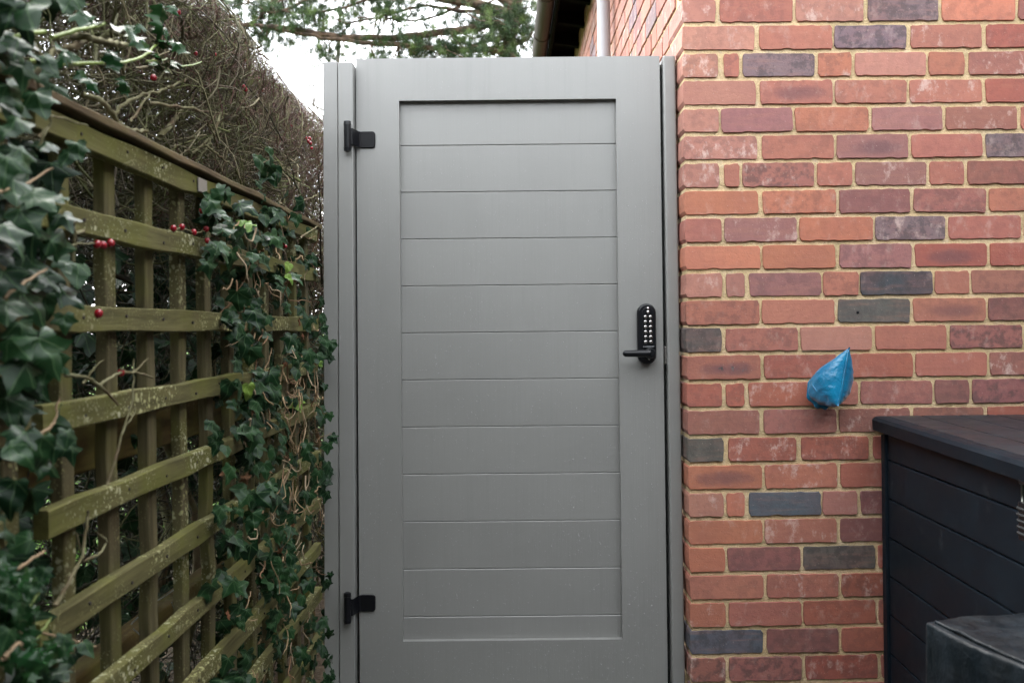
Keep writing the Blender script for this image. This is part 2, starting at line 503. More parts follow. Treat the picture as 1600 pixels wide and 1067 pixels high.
n1 = t.noise(v, 9, 5, 0.65, dist=0.6); n2 = t.noise(v, 22, 4, 0.6)
c = t.mix(t.ramp(n1, 0.38, 0.66), (0.0025, 0.0045, 0.006), (0.008, 0.012, 0.0155))
t.base(c); t.rough(t.ramp(n2, 0.3, 0.7, 0.3, 0.6)); t.bump(t.math('ADD', n1, n2), 0.5, 0.01)
M_COVER = t.m
t = NT('blue_nylon', 0.24, 0.55)
v = t.coord('Object')
c = t.mix(t.ramp(t.noise(v, 30, 3), 0.3, 0.7), (0.0, 0.110, 0.225), (0.0, 0.150, 0.285))
t.base(c); t.bump(t.noise(v, 40, 3, 0.6, dist=1.0), 0.6, 0.005)
t.b.inputs['Sheen Weight'].default_value = 0.15
M_BLUE = t.m

t = NT('lawn_grass', 0.9, 0.2)
v = t.coord('Object')
c = t.mix(t.ramp(t.noise(v, 3, 5), 0.3, 0.7), (0.045, 0.095, 0.018), (0.085, 0.15, 0.03))
t.base(c); t.bump(t.noise(v, 90, 4), 0.8, 0.03)
M_LAWN = t.m
t = NT('damp_paving', 0.5, 0.4)
v = t.coord('Object')
c = t.mix(t.ramp(t.noise(v, 5, 5), 0.3, 0.7), (0.028, 0.027, 0.026), (0.05, 0.048, 0.045))
t.base(c); t.bump(t.noise(v, 60, 4), 0.4, 0.006)
M_PAVE = t.m
t = NT('bare_soil', 0.95, 0.2)
v = t.coord('Object')
c = t.mix(t.ramp(t.noise(v, 30, 5), 0.3, 0.7), (0.025, 0.018, 0.010), (0.06, 0.045, 0.026))
t.base(c); t.bump(t.noise(v, 50, 4), 0.8, 0.02)
M_SOIL = t.m


# ------------------------------------------------------------------ ground
def sheet(name, x0, x1, y0, y1, z, mat):
    return tag(link(name, mesh(name, [(x0, y0, z), (x1, y0, z), (x1, y1, z), (x0, y1, z)], [(0, 1, 2, 3)], mat)), kind='structure')
sheet('ground', -200, 200, -200, 200, 0.0, M_LAWN)
pth = sheet('path', -0.56, 2.6, -0.69, 2.64, 0.004, M_SOIL)
for i in range(5):
    for j in range(4):
        x0, y0 = -0.55 + i * 0.61, -0.58 + j * 0.805
        box('paving_slab', x0, min(x0 + 0.6, 4.9), y0, y0 + 0.795, 0.006, 0.03 + random.uniform(-.002, .002), M_PAVE, pth, 0.004, 1)
sheet('side_path', -0.55, 0.40, 2.70, 12.0, 0.008, M_PAVE)
# unseen walls added behind and beside the viewer to shade the lower yard
M_SHADE_WALL = mat_simple('shade_wall_dark', (0.03, 0.03, 0.03), 0.8)
tag(box('added_shade_wall', -3.0, 2.6, -0.85, -0.70, 0.0, 3.0, M_SHADE_WALL), kind='structure')
tag(box('added_shade_wall', 2.605, 2.75, -0.695, 2.60, 0.0, 3.0, M_SHADE_WALL), kind='structure')
sheet('hedge_bed', -1.7, -0.575, -0.78, 7.0, 0.005, M_SOIL)


# ------------------------------------------------------------------ the house
COR = Vector((0.4816, 2.645, 0.0))      # corner of the brickwork at ground level
YAW = 0.018
house = thing('brick_house', 'red brick house with sandy mortar rising right of the grey gate', 'house', COR, (0, 0, YAW))
H_EAVE = CZ + 2.0
front_wall = box('front_wall', 0.006, 4.0, 0.006, 0.30, 0.0, H_EAVE - 0.02, M_MORTAR, house)
side_wall = box('side_wall', 0.006, 0.30, 0.302, 8.0, 0.0, H_EAVE - 0.021, M_MORTAR, house)

COL = dict(r=(0.385, 0.148, 0.105), o=(0.46, 0.175, 0.105), k=(0.42, 0.192, 0.145), p=(0.300, 0.140, 0.125), d=(0.235, 0.098, 0.088),
           n=(0.300, 0.125, 0.097), s=(0.085, 0.105, 0.130), g=(0.105, 0.098, 0.090), b=(0.055, 0.066, 0.082), v=(0.190, 0.132, 0.145), e=(0.36, 0.115, 0.080))
# each course from the top of the picture down: (start, end, colour code + marks) in 1/1518.8 m from the corner; marks: + pale, * burnt, ~ mottled
ROWS = [
 [(0,150,'k+'),(170,495,'r'),(510,813,'k+'),(833,1150,'v~'),(1168,1497,'o'),(1515,1835,'n')],
 [(0,323,'k'),(345,670,'r'),(683,1005,'v~'),(1025,1345,'r+'),(1367,1690,'e')],
 [(0,157,'k+'),(185,251,'r'),(270,590,'v~'),(607,755,'o+'),(773,1090,'k'),(1105,1265,'o'),(1285,1605,'n+')],
 [(0,325,'k'),(345,670,'r*'),(682,1002,'r'),(1018,1342,'r+'),(1360,1690,'e')],
 [(0,158,'k~'),(170,488,'p'),(500,828,'o'),(845,1162,'p'),(1178,1500,'n+'),(1518,1840,'r')],
 [(0,328,'k+'),(350,673,'r'),(685,1006,'p*'),(1023,1340,'r'),(1358,1680,'v~')],
 [(0,157,'k+~'),(180,247,'r'),(262,582,'n~+'),(597,752,'r'),(769,1087,'p+'),(1102,1257,'r'),(1274,1600,'n')],
 [(0,330,'o'),(350,679,'o'),(694,1012,'d'),(1030,1354,'n'),(1370,1690,'o')],
 [(0,165,'r'),(178,500,'p+'),(514,842,'o'),(855,1168,'v~+'),(1185,1510,'r'),(1527,1840,'r')],
 [(0,335,'o'),(348,672,'o'),(693,1015,'p'),(1032,1355,'e*'),(1370,1690,'e')],
 [(0,163,'k+'),(182,265,'k'),(285,607,'p'),(617,775,'r'),(785,1108,'b~'),(1120,1275,'r'),(1285,1600,'n')],
 [(0,328,'r'),(341,665,'r'),(683,1005,'g'),(1020,1345,'r*'),(1360,1680,'d')],
 [(0,158,'g~'),(176,500,'r'),(512,830,'k'),(848,1168,'r'),(1186,1510,'n~'),(1525,1850,'r')],
 [(0,331,'r#'),(348,673,'e'),(688,1013,'e'),(1028,1348,'r'),(1363,1690,'n+')],
 [(0,157,'e'),(174,256,'e'),(276,594,'e+'),(610,766,'r'),(779,1101,'n'),(1114,1266,'d'),(1282,1600,'d~')],
 [(0,323,'n'),(343,667,'n'),(680,1000,'n+'),(1016,1330,'n'),(1350,1670,'e')],
 [(0,160,'g'),(183,485,'e+'),(508,810,'e+'),(832,1150,'e'),(1168,1490,'r')],
 [(0,330,'o*'),(344,669,'o+'),(685,1010,'e'),(1028,1350,'r')],
 [(0,157,'k+'),(172,252,'o'),(272,592,'s'),(602,757,'k'),(772,1090,'d'),(1108,1420,'r')],
 [(0,330,'o'),(340,663,'r+'),(680,1005,'d'),(1022,1340,'r')],
 [(0,160,'o'),(172,498,'d'),(512,835,'g~'),(847,1170,'e'),(1186,1500,'r')],
 [(0,330,'r'),(347,667,'r+'),(682,1005,'e+'),(1022,1345,'r')],
 [(0,160,'o+'),(175,498,'r'),(510,833,'e'),(848,1170,'r'),(1186,1500,'r')],
 [(0,325,'s~'),(343,665,'d'),(680,1000,'e'),(1018,1340,'r')],
 [(0,157,'n+~'),(173,497,'n~'),(515,840,'e+'),(855,1175,'r'),(1192,1510,'r')],
]
CH = 0.0804                       # course height
Z_ROW0 = CZ + 0.9155              # centre of the first course in view
ZU = 1518.8
BH = 0.068
def brick_outline(w, h, seed):
    r = random.Random(seed)
    nx = max(3, int(w / 0.014)); pts = []
    cr = 0.005
    def jit(a=0.0007): return r.gauss(0, a)
    tx = [(-w / 2 + cr + (w - 2 * cr) * i / nx) for i in range(nx + 1)]
    tl = 0.0012 * r.uniform(-1, 1)
    for x in tx: pts.append((x, -h / 2 + jit() + tl * x / w))
    pts += [(w / 2 - 0.0015, -h / 2 + 0.002 + jit(0.0012)), (w / 2 + jit(), -h / 2 + 0.012 + jit()), (w / 2 + jit(), 0.0 + jit()), (w / 2 + jit(), h / 2 - 0.010 + jit())]
    for x in tx[::-1]: pts.append((x, h / 2 + jit() - tl * x / w))
    pts += [(-w / 2 + 0.001, h / 2 - 0.003 + jit(0.0012)), (-w / 2 + jit(), h / 2 - 0.012 + jit()), (-w / 2 + jit(), 0.0 + jit()), (-w / 2 + jit(), -h / 2 + 0.010 + jit())]
    for _ in range(r.choice((0, 1, 1, 2, 3))):      # chipped arrises
        k = r.randrange(1, nx - 1) if nx > 3 else 1
        if r.random() < .5: k = len(pts) - 5 - k
        d_ = r.uniform(0.001, 0.003); sg = 1 if pts[k][1] < 0 else -1
        pts[k] = (pts[k][0], pts[k][1] + sg * d_); pts[k + 1] = (pts[k + 1][0], pts[k + 1][1] + sg * d_ * r.uniform(.3, .9))
    return pts
BRK = {}
def brick_mesh(kind, var, depth=0.05):
    key = (kind, var, depth)
    if key not in BRK:
        w = {'s': 0.212, 'h': 0.103, 'c': 0.05}[kind]
        BRK[key] = outline_solid('brick_' + {'s': 'stretcher', 'h': 'header', 'c': 'closer'}[kind], brick_outline(w, BH, hash((ord(kind), var)) % 99991),
                                 [(0, depth), (0, 0.0012), (0.0009, 0.0)], M_BRICK)
    return BRK[key]
def brick(parent, x0, x1, z, code, depth=0.05, frame=None, k=[0]):
    k[0] += 1
    w = x1 - x0
    kind = 's' if w > 0.16 else ('h' if w > 0.075 else 'c')
    nv = {'s': 12, 'h': 8, 'c': 4}[kind]
    me = brick_mesh(kind, random.randrange(nv), depth)
    o = link('brick', me, parent)
    s = w / {'s': 0.212, 'h': 0.103, 'c': 0.05}[kind]
    o.scale = (s, 1, 1 + random.uniform(-.02, .03))
    cx = (x0 + x1) / 2
    proud = random.uniform(-0.0015, 0.0015)
    if frame is None:
        o.location = (cx, proud, z)
    else:                                       # on the side wall, face towards -X
        o.location = (proud, cx, z); o.rotation_euler = (0, 0, -math.pi / 2)
    if frame is None and x0 > 0.02: o.rotation_euler = (0, random.gauss(0, 0.004), 0)
    col = COL[code[0]]
    f = random.uniform(0.80, 1.02)
    o.color = (col[0] * f, col[1] * f * random.uniform(.95, 1.05), col[2] * f * random.uniform(.95, 1.05), 1)
    o['pale'] = random.uniform(.5, .8) if '+' in code else random.choice((0.0, 0.05, 0.15, 0.25))
    o['burn'] = 1.0 if '#' in code else (0.6 if '*' in code else 0.0)
    o['mottle'] = (0.35 if code[0] in 'kr' else 0.9) if '~' in code else random.choice((0.1, 0.2, 0.35, 0.5))
    return o
n_brick = 0
rest_front = []
for i, row in enumerate(ROWS):
    z = Z_ROW0 - i * CH
    for a, b, code in row:
        x0, x1 = a / ZU, b / ZU
        if x0 > 1.06 or (i >= 16 and x0 > 0.63):
            rest_front.append((x0, x1, z)); continue
        dep = 0.05
        if a == 0: dep = 0.1025 if b > 250 else 0.215
        brick(front_wall, x0, x1, z, code, dep)
        n_brick += 1
    last = row[-1][1] / ZU + 0.011
    while last < 3.9:
        rest_front.append((last, last + 0.212, z)); last += 0.224
for i in list(range(-13, 0)) + [25]:           # the courses above and below the picture
    z = Z_ROW0 - i * CH
    x = 0.0
    first = 0.103 if i % 2 == 0 else 0.215
    rest_front.append((0, first, z)); x = first + 0.011
    while x < 3.9:
        rest_front.append((x, x + 0.212, z)); x += 0.224
def brick_mass(name, items, parent, side=False):
    V, Fc, col = [], [], []
    for x0, x1, z in items:
        w = x1 - x0; cx = (x0 + x1) / 2
        o = [(-w / 2, -BH / 2), (w / 2, -BH / 2), (w / 2, BH / 2), (-w / 2, BH / 2)]
        j = [random.gauss(0, 0.0012) for _ in range(8)]
        base = len(V)
        for ins, y in ((0, 0.05), (0, 0.002), (0.002, 0.0)):
            for q, (a, b) in enumerate(o):
                a2 = a - math.copysign(ins, a) + j[q]; b2 = b - math.copysign(ins, b) + j[q + 4]
                V.append((cx + a2, y, z + b2) if not side else (y, cx - a2, z + b2))
        for L in range(2):
            for q in range(4):
                Fc.append((base + L * 4 + q, base + L * 4 + (q + 1) % 4, base + L * 4 + 4 + (q + 1) % 4, base + L * 4 + 4 + q))
        Fc.append((base + 8, base + 9, base + 10, base + 11))
        cc = COL[random.choice('rrrrrookkpdnnev')]; f = random.uniform(.85, 1.1)
        col += [tuple(f * q for q in cc)] * 12
    return tag(link(name, mesh_np(name, np.array(V), np.array(Fc), M_BRICK_FAR, False, np.array(col)), parent), kind='stuff')
brick_mass('brick_courses', rest_front, front_wall)
# the side wall, running back beside the gate
rest_side = []
cand = []
for i in range(-14, 26):
    z = Z_ROW0 - i * CH
    if 0 <= i < len(ROWS): first = 0.1025 if ROWS[i][0][1] > 250 else 0.215
    else: first = 0.215 if i % 2 == 0 else 0.1025
    y = first + 0.011
    while y < 7.8:
        w = 0.212 if (i + int(y * 3)) % 5 else 0.103
        wy = y + w / 2 + COR.y
        wx = COR.x - YAW * (y + w / 2)
        sx, sz = wx / wy * F, (z - CZ) / wy * F
        vv = 509 - sz - sx * SR
        if -30 < vv < 115 and sx > 75: cand.append((y, y + w, z))
        else: rest_side.append((y, y + w, z))
        y += w + 0.011
cand.sort()
for a, b, z in cand[:300 - n_brick]:
    brick(side_wall, a, b, z, random.choice(['k', 'k+', 'k+', 'r+', 'p+', 'k', 'k+', 'p', 'r', 'k', 'v+', 'p+']), 0.05, 'side')  # paler codes favoured: sky haze put into the brick colour
brick_mass('brick_courses', rest_side + cand[300 - n_brick:], side_wall, True)
# a drilled hole with a black plug in one brick
hole = at(1340, 488, 2.655) - COR
box('wall_plug', hole.x - 0.0035, hole.x + 0.0035, -0.003, 0.004, hole.z - 0.0035, hole.z + 0.0035, M_BLACK, house, 0.002, 2)

# eaves: soffit, rafter feet, fascia, gutter, roof
XG = -0.185                       # fascia line in the house's own frame
box('soffit', XG, 0.02, -0.30, 8.2, H_EAVE, H_EAVE + 0.02, M_EAVE, house)
for k in range(21):
    y0 = -0.25 + k * 0.42
    me = mesh('rafter', [(0.003, y0, H_EAVE - 0.002), (0.003, y0 + 0.05, H_EAVE - 0.002), (XG + .02, y0, H_EAVE - 0.002), (XG + .02, y0 + 0.05, H_EAVE - 0.002),
                         (0.003, y0, H_EAVE - 0.10), (0.003, y0 + 0.05, H_EAVE - 0.10), (XG + .02, y0, H_EAVE - 0.075), (XG + .02, y0 + 0.05, H_EAVE - 0.075)],
              [(0, 1, 5, 4), (2, 6, 7, 3), (0, 4, 6, 2), (1, 3, 7, 5), (4, 5, 7, 6), (0, 2, 3, 1)], M_EAVE)
    link('rafter', me, house)
box('fascia', XG - 0.022, XG - 0.001, -0.30, 8.2, H_EAVE - 0.12, H_EAVE + 0.04, M_EAVE, house, 0.003, 1)
def gutter_bm(r, y0, y1, mat, name, th=0.003):
    n = 14; V = []; Fc = []
    prof = [(r * math.cos(math.pi + math.pi * i / n), r * math.sin(math.pi + math.pi * i / n)) for i in range(n + 1)]
    prof += [((r - th) * math.cos(2 * math.pi - math.pi * i / n), (r - th) * math.sin(2 * math.pi - math.pi * i / n)) for i in range(n + 1)]
    m = len(prof)
    for y in (y0, y1): V += [(a, y, b) for a, b in prof]
    for i in range(m):
        j = (i + 1) % m
        Fc.append((i, j, m + j, m + i))
    Fc.append(tuple(range(m))[::-1]); Fc.append(tuple(range(m, 2 * m)))
    return mesh(name, V, Fc, mat, False)
XGc, ZG = XG - 0.076, CZ + 1.94
gut = link('gutter', gutter_bm(0.052, -0.3, 8.2, M_GUTTER, 'gutter'), house, (XGc, 0, ZG))
for k in range(11):
    link('gutter_bracket', gutter_bm(0.057, 0.0, 0.035, M_GUTTER, 'gutter_bracket', 0.0045), gut, (0, 0.42 + k * 0.74, 0.001))
roof = mesh('roof', [(XG - 0.06, -0.3, H_EAVE + 0.045), (XG - 0.06, 8.2, H_EAVE + 0.045), (2.0, 8.2, H_EAVE + 1.75), (2.0, -0.3, H_EAVE + 1.75),
                     (XG - 0.06, -0.3, H_EAVE + 0.075), (XG - 0.06, 8.2, H_EAVE + 0.075), (2.0, 8.2, H_EAVE + 1.80), (2.0, -0.3, H_EAVE + 1.80)],
            [(0, 1, 2, 3), (7, 6, 5, 4), (0, 4, 5, 1), (1, 5, 6, 2), (2, 6, 7, 3), (3, 7, 4, 0)], M_ROOF)
link('roof', roof, house)
gable = mesh('gable', [(0.0, 0.005, H_EAVE - 0.019), (4.0, 0.005, H_EAVE - 0.019), (2.0, 0.005, H_EAVE + 1.72), (0.0, 0.28, H_EAVE - 0.019), (4.0, 0.28, H_EAVE - 0.019), (2.0, 0.28, H_EAVE + 1.72)],
             [(0, 1, 2), (5, 4, 3), (0, 3, 4, 1), (1, 4, 5, 2), (2, 5, 3, 0)], M_BRICK_FAR)
a = gable.color_attributes.new('col', 'FLOAT_COLOR', 'POINT')
for d in a.data: d.color = (0.36, 0.13, 0.09, 1)
link('gable', gable, house)
# downpipe on the side wall
dp = link('downpipe', tube_mesh('downpipe', [(0, 0, 0.05), (0, 0, 1.5), (0, 0, H_EAVE - 0.25), (-0.05, 0, H_EAVE - 0.14), (-0.20, 0, H_EAVE - 0.10)], 0.031, 0.031, M_DOWNPIPE, 24, 16), house, (-0.052, 1.60, 0))
for zc in (0.5, 2.95):
    box('pipe_clip', -0.036, 0.05, -0.036, 0.036, zc - 0.02, zc + 0.02, M_DOWNPIPE, dp, 0.004, 1)


# ------------------------------------------------------------------ gate
LEAN = -0.020
GY = 2.705
gate = thing('garden_gate', 'tall grey gate with twelve horizontal boards and a keypad lock', 'gate', (-0.0035, GY, 0), (LEAN, 0.003, 0))
GL, GR, GT, GB = -0.495, 0.427, CZ + 0.815, CZ - 1.095
IL, IR, IT, IB = -0.365, 0.293, CZ + 0.686, CZ - 0.942
def frame_mesh():
    bm = bmesh.new()
    def ring(x0, x1, z0, z1, y): return [bm.verts.new((x0, y, z0)), bm.verts.new((x1, y, z0)), bm.verts.new((x1, y, z1)), bm.verts.new((x0, y, z1))]
    of, ob = ring(GL, GR, GB, GT, 0), ring(GL, GR, GB, GT, 0.045)
    nf, nb = ring(IL, IR, IB, IT, 0), ring(IL, IR, IB, IT, 0.045)
    for i in range(4):
        j = (i + 1) % 4
        bm.faces.new((of[i], of[j], nf[j], nf[i])); bm.faces.new((ob[j], ob[i], nb[i], nb[j]))
        bm.faces.new((of[j], of[i], ob[i], ob[j])); bm.faces.new((nf[i], nf[j], nb[j], nb[i]))
    sharp = [e for e in bm.edges if e.calc_face_angle(0) > 0.5]
    bmesh.ops.bevel(bm, geom=sharp, offset=0.0018, segments=2, affect='EDGES', profile=0.6)
    return bm_mesh(bm, 'frame', M_PAINT_Z)
link('frame', frame_mesh(), gate)
z_hi = IT + 0.006
zs = [CZ + 0.553 - 0.1428 * k for k in range(11)] + [IB - 0.006]
for z_lo in zs:
    bm = box_bm(IL - 0.012, IR + 0.012, 0.0, 0.018, z_lo + 0.0005, z_hi - 0.0005, 0.0, 1)
    edges = [e for e in bm.edges if abs(e.verts[0].co.y) < 1e-6 and abs(e.verts[1].co.y) < 1e-6 and abs(e.verts[0].co.z - e.verts[1].co.z) < 1e-6]
    bmesh.ops.bevel(bm, geom=edges, offset=0.0017, segments=1, affect='EDGES')
    p = link('board', bm_mesh(bm, 'board', M_PAINT_X), gate, (0, 0.020, 0))
    z_hi = z_lo
box('board_light_block', IL - 0.012, IR + 0.012, 0.0385, 0.044, IB - 0.008, IT + 0.008, M_PAINT_X, gate)  # unseen sheet added to block light between the boards

# keypad lock
def gp(u, v): q = at(u, v, 2.728); return q.x, q.z
lx, lz = gp(1009.5, 521)
lock = link('keypad_lock', outline_solid('keypad_lock', stadium(0.056, 0.182), [(0, 0), (0, -0.014), (0.003, -0.0185), (0.0055, -0.020)], M_BLACK, False), gate, (lx, -0.0005, lz))
link('keypad_face', outline_solid('keypad_face', stadium(0.033, 0.128), [(0, 0), (0, -0.0015), (0.001, -0.0025)], M_BLACK), lock, (0.003, -0.0195, 0.016))
for c_ in (0, 1):
    for r_ in range(6):
        bx = -0.0045 + c_ * 0.0150; bz = 0.0505 - r_ * 0.0150
        b = link('button', outline_solid('button', circle(0.0054, 12), [(0, 0), (0, -0.0035), (0.0016, -0.0052)], M_STEEL, True), lock, (bx, -0.0218, bz))
        link('button_mark', outline_solid('button_mark', rrect(0.0058, 0.0036, 0.001, 2), [(0, 0), (0, -0.0006)], M_DARKDOT), b, (0.0006, -0.005, 0.0010))
for bz, rr in ((0.0762, 0.0040), (0.0655, 0.0050)):
    link('knob', outline_solid('knob', circle(rr, 12), [(0, 0), (0, -0.004), (0.0015, -0.0055)], M_STEEL, True), lock, (0.0035, -0.0200, bz))
link('screw', outline_solid('screw', circle(0.0034, 10), [(0, 0), (0, -0.0012), (0.001, -0.002)], M_STEEL, True), lock, (0.006, -0.0198, -0.0765))
box('logo_bar', -0.013, 0.021, -0.0245, -0.0185, -0.0415, -0.0365, mat_simple('worn_plate', (0.10, 0.105, 0.11), 0.35), lock, 0.0015, 1)
hx, hz = gp(1013, 551)
boss = link('handle_boss', outline_solid('handle_boss', circle(0.0165, 18), [(0, 0), (0, -0.030), (0.004, -0.036)], M_BLACK, False), lock, (hx - lx, -0.0195, hz - lz))
ex, ez = gp(970, 551.5)
L = hx - ex
xs_ = [0.0, -0.012, -L * 0.4, -L * 0.7, -L + 0.010] + [-L + 0.0100 * (1 - math.sin(a_)) for a_ in (0.3, 0.6, 0.9, 1.15, 1.35, 1.5)]
rs_ = [.0108, .0108, .0106, .0103, .0100] + [0.0100 * math.cos(a_) for a_ in (0.3, 0.6, 0.9, 1.15, 1.35, 1.5)]
P = np.array([(x_, -0.033, 0.0) for x_ in xs_]); R_ = np.array(rs_)
V, Q = tubes(P[None], R_[None], 14)
link('handle', mesh('handle', V, [tuple(q) for q in Q] + [tuple(range(14)), tuple(range(140, 154))[::-1]], M_BLACK, True), lock, (hx - lx, -0.020, hz - lz))

# hinges
def hinge(u0, v0):
    q_ = at(u0, v0, 2.662); bx, bz = q_.x - 0.0015 - 0.003 * q_.z, q_.z
    PY = -0.043
    h = link('hinge', outline_solid('hinge', rrect(0.048, 0.050, 0.009), [(0, 0), (0, -0.004), (0.0015, -0.0055)], M_BLACK), gate, (bx + 0.0505, -0.0008, bz))
    V, Q = tubes(np.array([[(0, 0, z) for z in (-0.0455, -0.044, -0.034, -0.0335, 0.0335, 0.034, 0.044, 0.0455)]]), np.array([[.006, .0105, .0115, .0105, .0105, .0115, .0105, .006]]), 14)
    link('hinge_barrel', mesh('hinge_barrel', V, [tuple(q) for q in Q] + [tuple(range(14)), tuple(range(98, 112))[::-1]], M_BLACK, False), h, (-0.0505, PY - 0.009, 0))
    box('hinge_plate', -0.0575, -0.0485, PY - 0.004, PY + 0.002, -0.045, 0.045, M_BLACK, h, 0.001, 1)
    # the cranked strap from the barrel back to the leaf
    pts = [(-0.050, PY - 0.010), (-0.036, PY - 0.007), (-0.024, -0.010), (-0.018, -0.0045)]
    V, Fc = [], []
    for x, y in pts:
        for dz in (-0.024, 0.024): V += [(x, y, dz), (x, y + 0.005, dz)]
    for i in range(3):
        a = i * 4; b = a + 4
        Fc += [(a, a + 2, b + 2, b), (a + 1, b + 1, b + 3, a + 3), (a, b, b + 1, a + 1), (a + 2, a + 3, b + 3, b + 2)]
    Fc += [(0, 1, 3, 2), (12, 14, 15, 13)]
    link('hinge_strap', mesh('hinge_strap', V, Fc, M_BLACK), h)
hinge(543, 211.5); hinge(546, 950)

# water drops standing on gate and posts
def drops(name, parent, n, area, seed):
    r = np.random.default_rng(seed)
    k = 7
    V, Fc = [], []
    for i in range(n):
        x0, x1, z0, z1, yf = area(r)
        x, z = r.uniform(x0, x1), r.uniform(z0, z1)
        y = yf(x, z)
        rad = 0.00055 + 0.0008 * r.random() ** 4
        b = len(V)
        el = r.uniform(1.0, 1.35)
        for q in range(k): V.append((x + rad * math.cos(6.2832 * q / k), y + 0.0001, z + el * rad * math.sin(6.2832 * q / k)))
        for q in range(k): V.append((x + .72 * rad * math.cos(6.2832 * q / k), y - 0.55 * rad, z + .72 * el * rad * math.sin(6.2832 * q / k) - rad * .12))
        V.append((x, y - 0.85 * rad, z - rad * 0.2))
        for q in range(k):
            j = (q + 1) % k
            Fc.append((b + q, b + j, b + k + j)); Fc.append((b + q, b + k + j, b + k + q)); Fc.append((b + k + q, b + k + j, b + 2 * k))
    return tag(link(name, mesh_np(name, np.array(V), np.array(Fc), M_WATER, True), parent), kind='stuff')
def gate_y(x, z): return 0.0201 if (IL < x < IR and IB < z < IT) else 0.0
def gate_area(r):
    return (GL + .004, GR - .004, GB, GT - .01 - 1.3 * abs(r.normal(0, .4)) if r.random() < .0 else GT - .01, gate_y)
drops('water_drops', gate, 8000, gate_area, 3)

# posts
hp = thing('gate_post', 'grey hinge post in two strips between ivy trellis and gate', 'post', (-0.007, 2.669, 0), (LEAN, 0.006, 0))
PT = CZ + 0.794
box('post_strip', -0.590, -0.5475, 0.004, 0.05, 0.0, PT + 0.002, M_PAINT_Z, hp, 0.002, 2)
box('post_body', -0.545, -0.5005, 0.0, 0.095, 0.0, PT, M_PAINT_Z, hp, 0.003, 2)
box('hinge_gap_block', -0.515, -0.470, 0.100, 0.118, 0.02, PT - 0.02, M_GAP_BLACK, hp)  # black strip added behind the hinge gap so it reads dark
drops('water_drops', hp, 1000, lambda r: (-0.588, -0.503, 0.05, PT - .01, lambda x, z: 0.0 if x > -.546 else .004), 4)
rp = thing('gate_post', 'slim grey latch post between the gate and the brick wall', 'post', (-0.001, 2.691, 0), (LEAN, 0.001, 0))
box('post_body', 0.4365, 0.4745, 0.0, 0.075, 0.0, CZ + 0.812, M_PAINT_Z, rp, 0.007, 4)
box('latch_gap_strip', 0.4275, 0.4362, 0.055, 0.07, 0.02, CZ + 0.80, M_GAP_BLACK, rp)  # black strip set in the gap between gate and latch post
kz = at(1040, 552, 2.70).z
box('latch_keep', 0.4295, 0.4364, 0.012, 0.020, kz - 0.032, kz + 0.02, M_STEEL, rp, 0.001, 1)
drops('water_drops', rp, 420, lambda r: (0.441, 0.468, 0.05, CZ + .80, lambda x, z: 0.0), 5)


# ------------------------------------------------------------------ trellis
def timber_mesh(name, L, h, th, mat, axis, seed):
    """a sawn batten: slightly waney box, L long, its long side on Y or Z; face towards +X at x=0."""
    r = random.Random(seed)
    n = max(3, int(L / 0.09)); V, Fc = [], []
    e = 0.0016
    prof = [(0, -h / 2 + e), (0, h / 2 - e), (-e, h / 2), (-th + e, h / 2), (-th, h / 2 - e), (-th, -h / 2 + e), (-th + e, -h / 2), (-e, -h / 2)]
    for i in range(n + 1):
        t_ = i / n * L
        wx, wh, off = r.gauss(0, 0.0010), r.gauss(0, 0.0012), r.gauss(0, 0.0009)
        for a, b in prof:
            bb = b + off + (wh if b > 0 else -wh)
            V.append((a + wx, t_, bb) if axis == 'y' else (a + wx, bb, t_))
    m = len(prof)
    for i in range(n):
        for q in range(m):
            j = (q + 1) % m
            f = (i * m + q, i * m + j, (i + 1) * m + j, (i + 1) * m + q)
            Fc.append(f if axis == 'z' else f[::-1])
    Fc.append(tuple(range(m))[::-1] if axis == 'z' else tuple(range(m))); Fc.append(tuple(range(n * m, n * m + m)))
    return mesh(name, V, Fc, mat)
XF = -0.590                         # passage face of the rails
RAILS = [0.265, 0.149, 0.019, -0.109, -0.239, -0.372, -0.505, -0.635, -0.765, -0.895]
SLATS = [1.218 + 0.1365 * k for k in range(11)]
M_NAIL = mat_simple('rusty_nail', (0.02, 0.014, 0.01), 0.7)
NAIL = mesh('nail', *[(lambda: ([(0.0012, 0.0024 * math.cos(i), 0.0024 * math.sin(i)) for i in [k * 6.2832 / 7 for k in range(7)]] + [(-0.002, 0.0024 * math.cos(i), 0.0024 * math.sin(i)) for i in [k * 6.2832 / 7 for k in range(7)]],
        [tuple(range(7))] + [(i, (i + 7), (i + 1) % 7 + 7, (i + 1) % 7) for i in range(7)]))()][0], M_NAIL)
tre = thing('trellis_fence', 'mossy wooden lattice trellis with lichen spots running up to the gate post', 'trellis', (XF, 1.1, 0))
Y0, Y1 = 1.105, 2.625
for i, z in enumerate(RAILS):
    ya = Y0 + (0.02 if i in (4,) else 0.0) + random.uniform(-.006, .006)
    h = random.uniform(0.0335, 0.0375)
    r_ = link('rail', timber_mesh('rail', Y1 - ya + random.uniform(-.01, .006), h, 0.019, M_RAIL, 'y', i), tre, (random.uniform(-.001, .001), ya - 1.1, CZ + z), (random.gauss(0, .003), 0, 0))
    for s in SLATS[:8]:
        link('nail', NAIL, r_, (0.0005, s - ya + random.uniform(-.006, .006), random.uniform(-.006, .006)))
for k, y in enumerate(SLATS):
    link('slat', timber_mesh('slat', CZ + 0.282 - 0.03, 0.033, 0.018, M_SLAT, 'z', 50 + k), tre, (-0.0215, y - 1.1, 0.03), (random.gauss(0, .004), 0, 0))
cap = link('cap_strip', timber_mesh('cap_strip', Y1 - Y0 + 0.03, 0.012, 0.052, M_CAP, 'y', 90), tre, (0.010, Y0 - 1.1 - 0.01, CZ + 0.296))
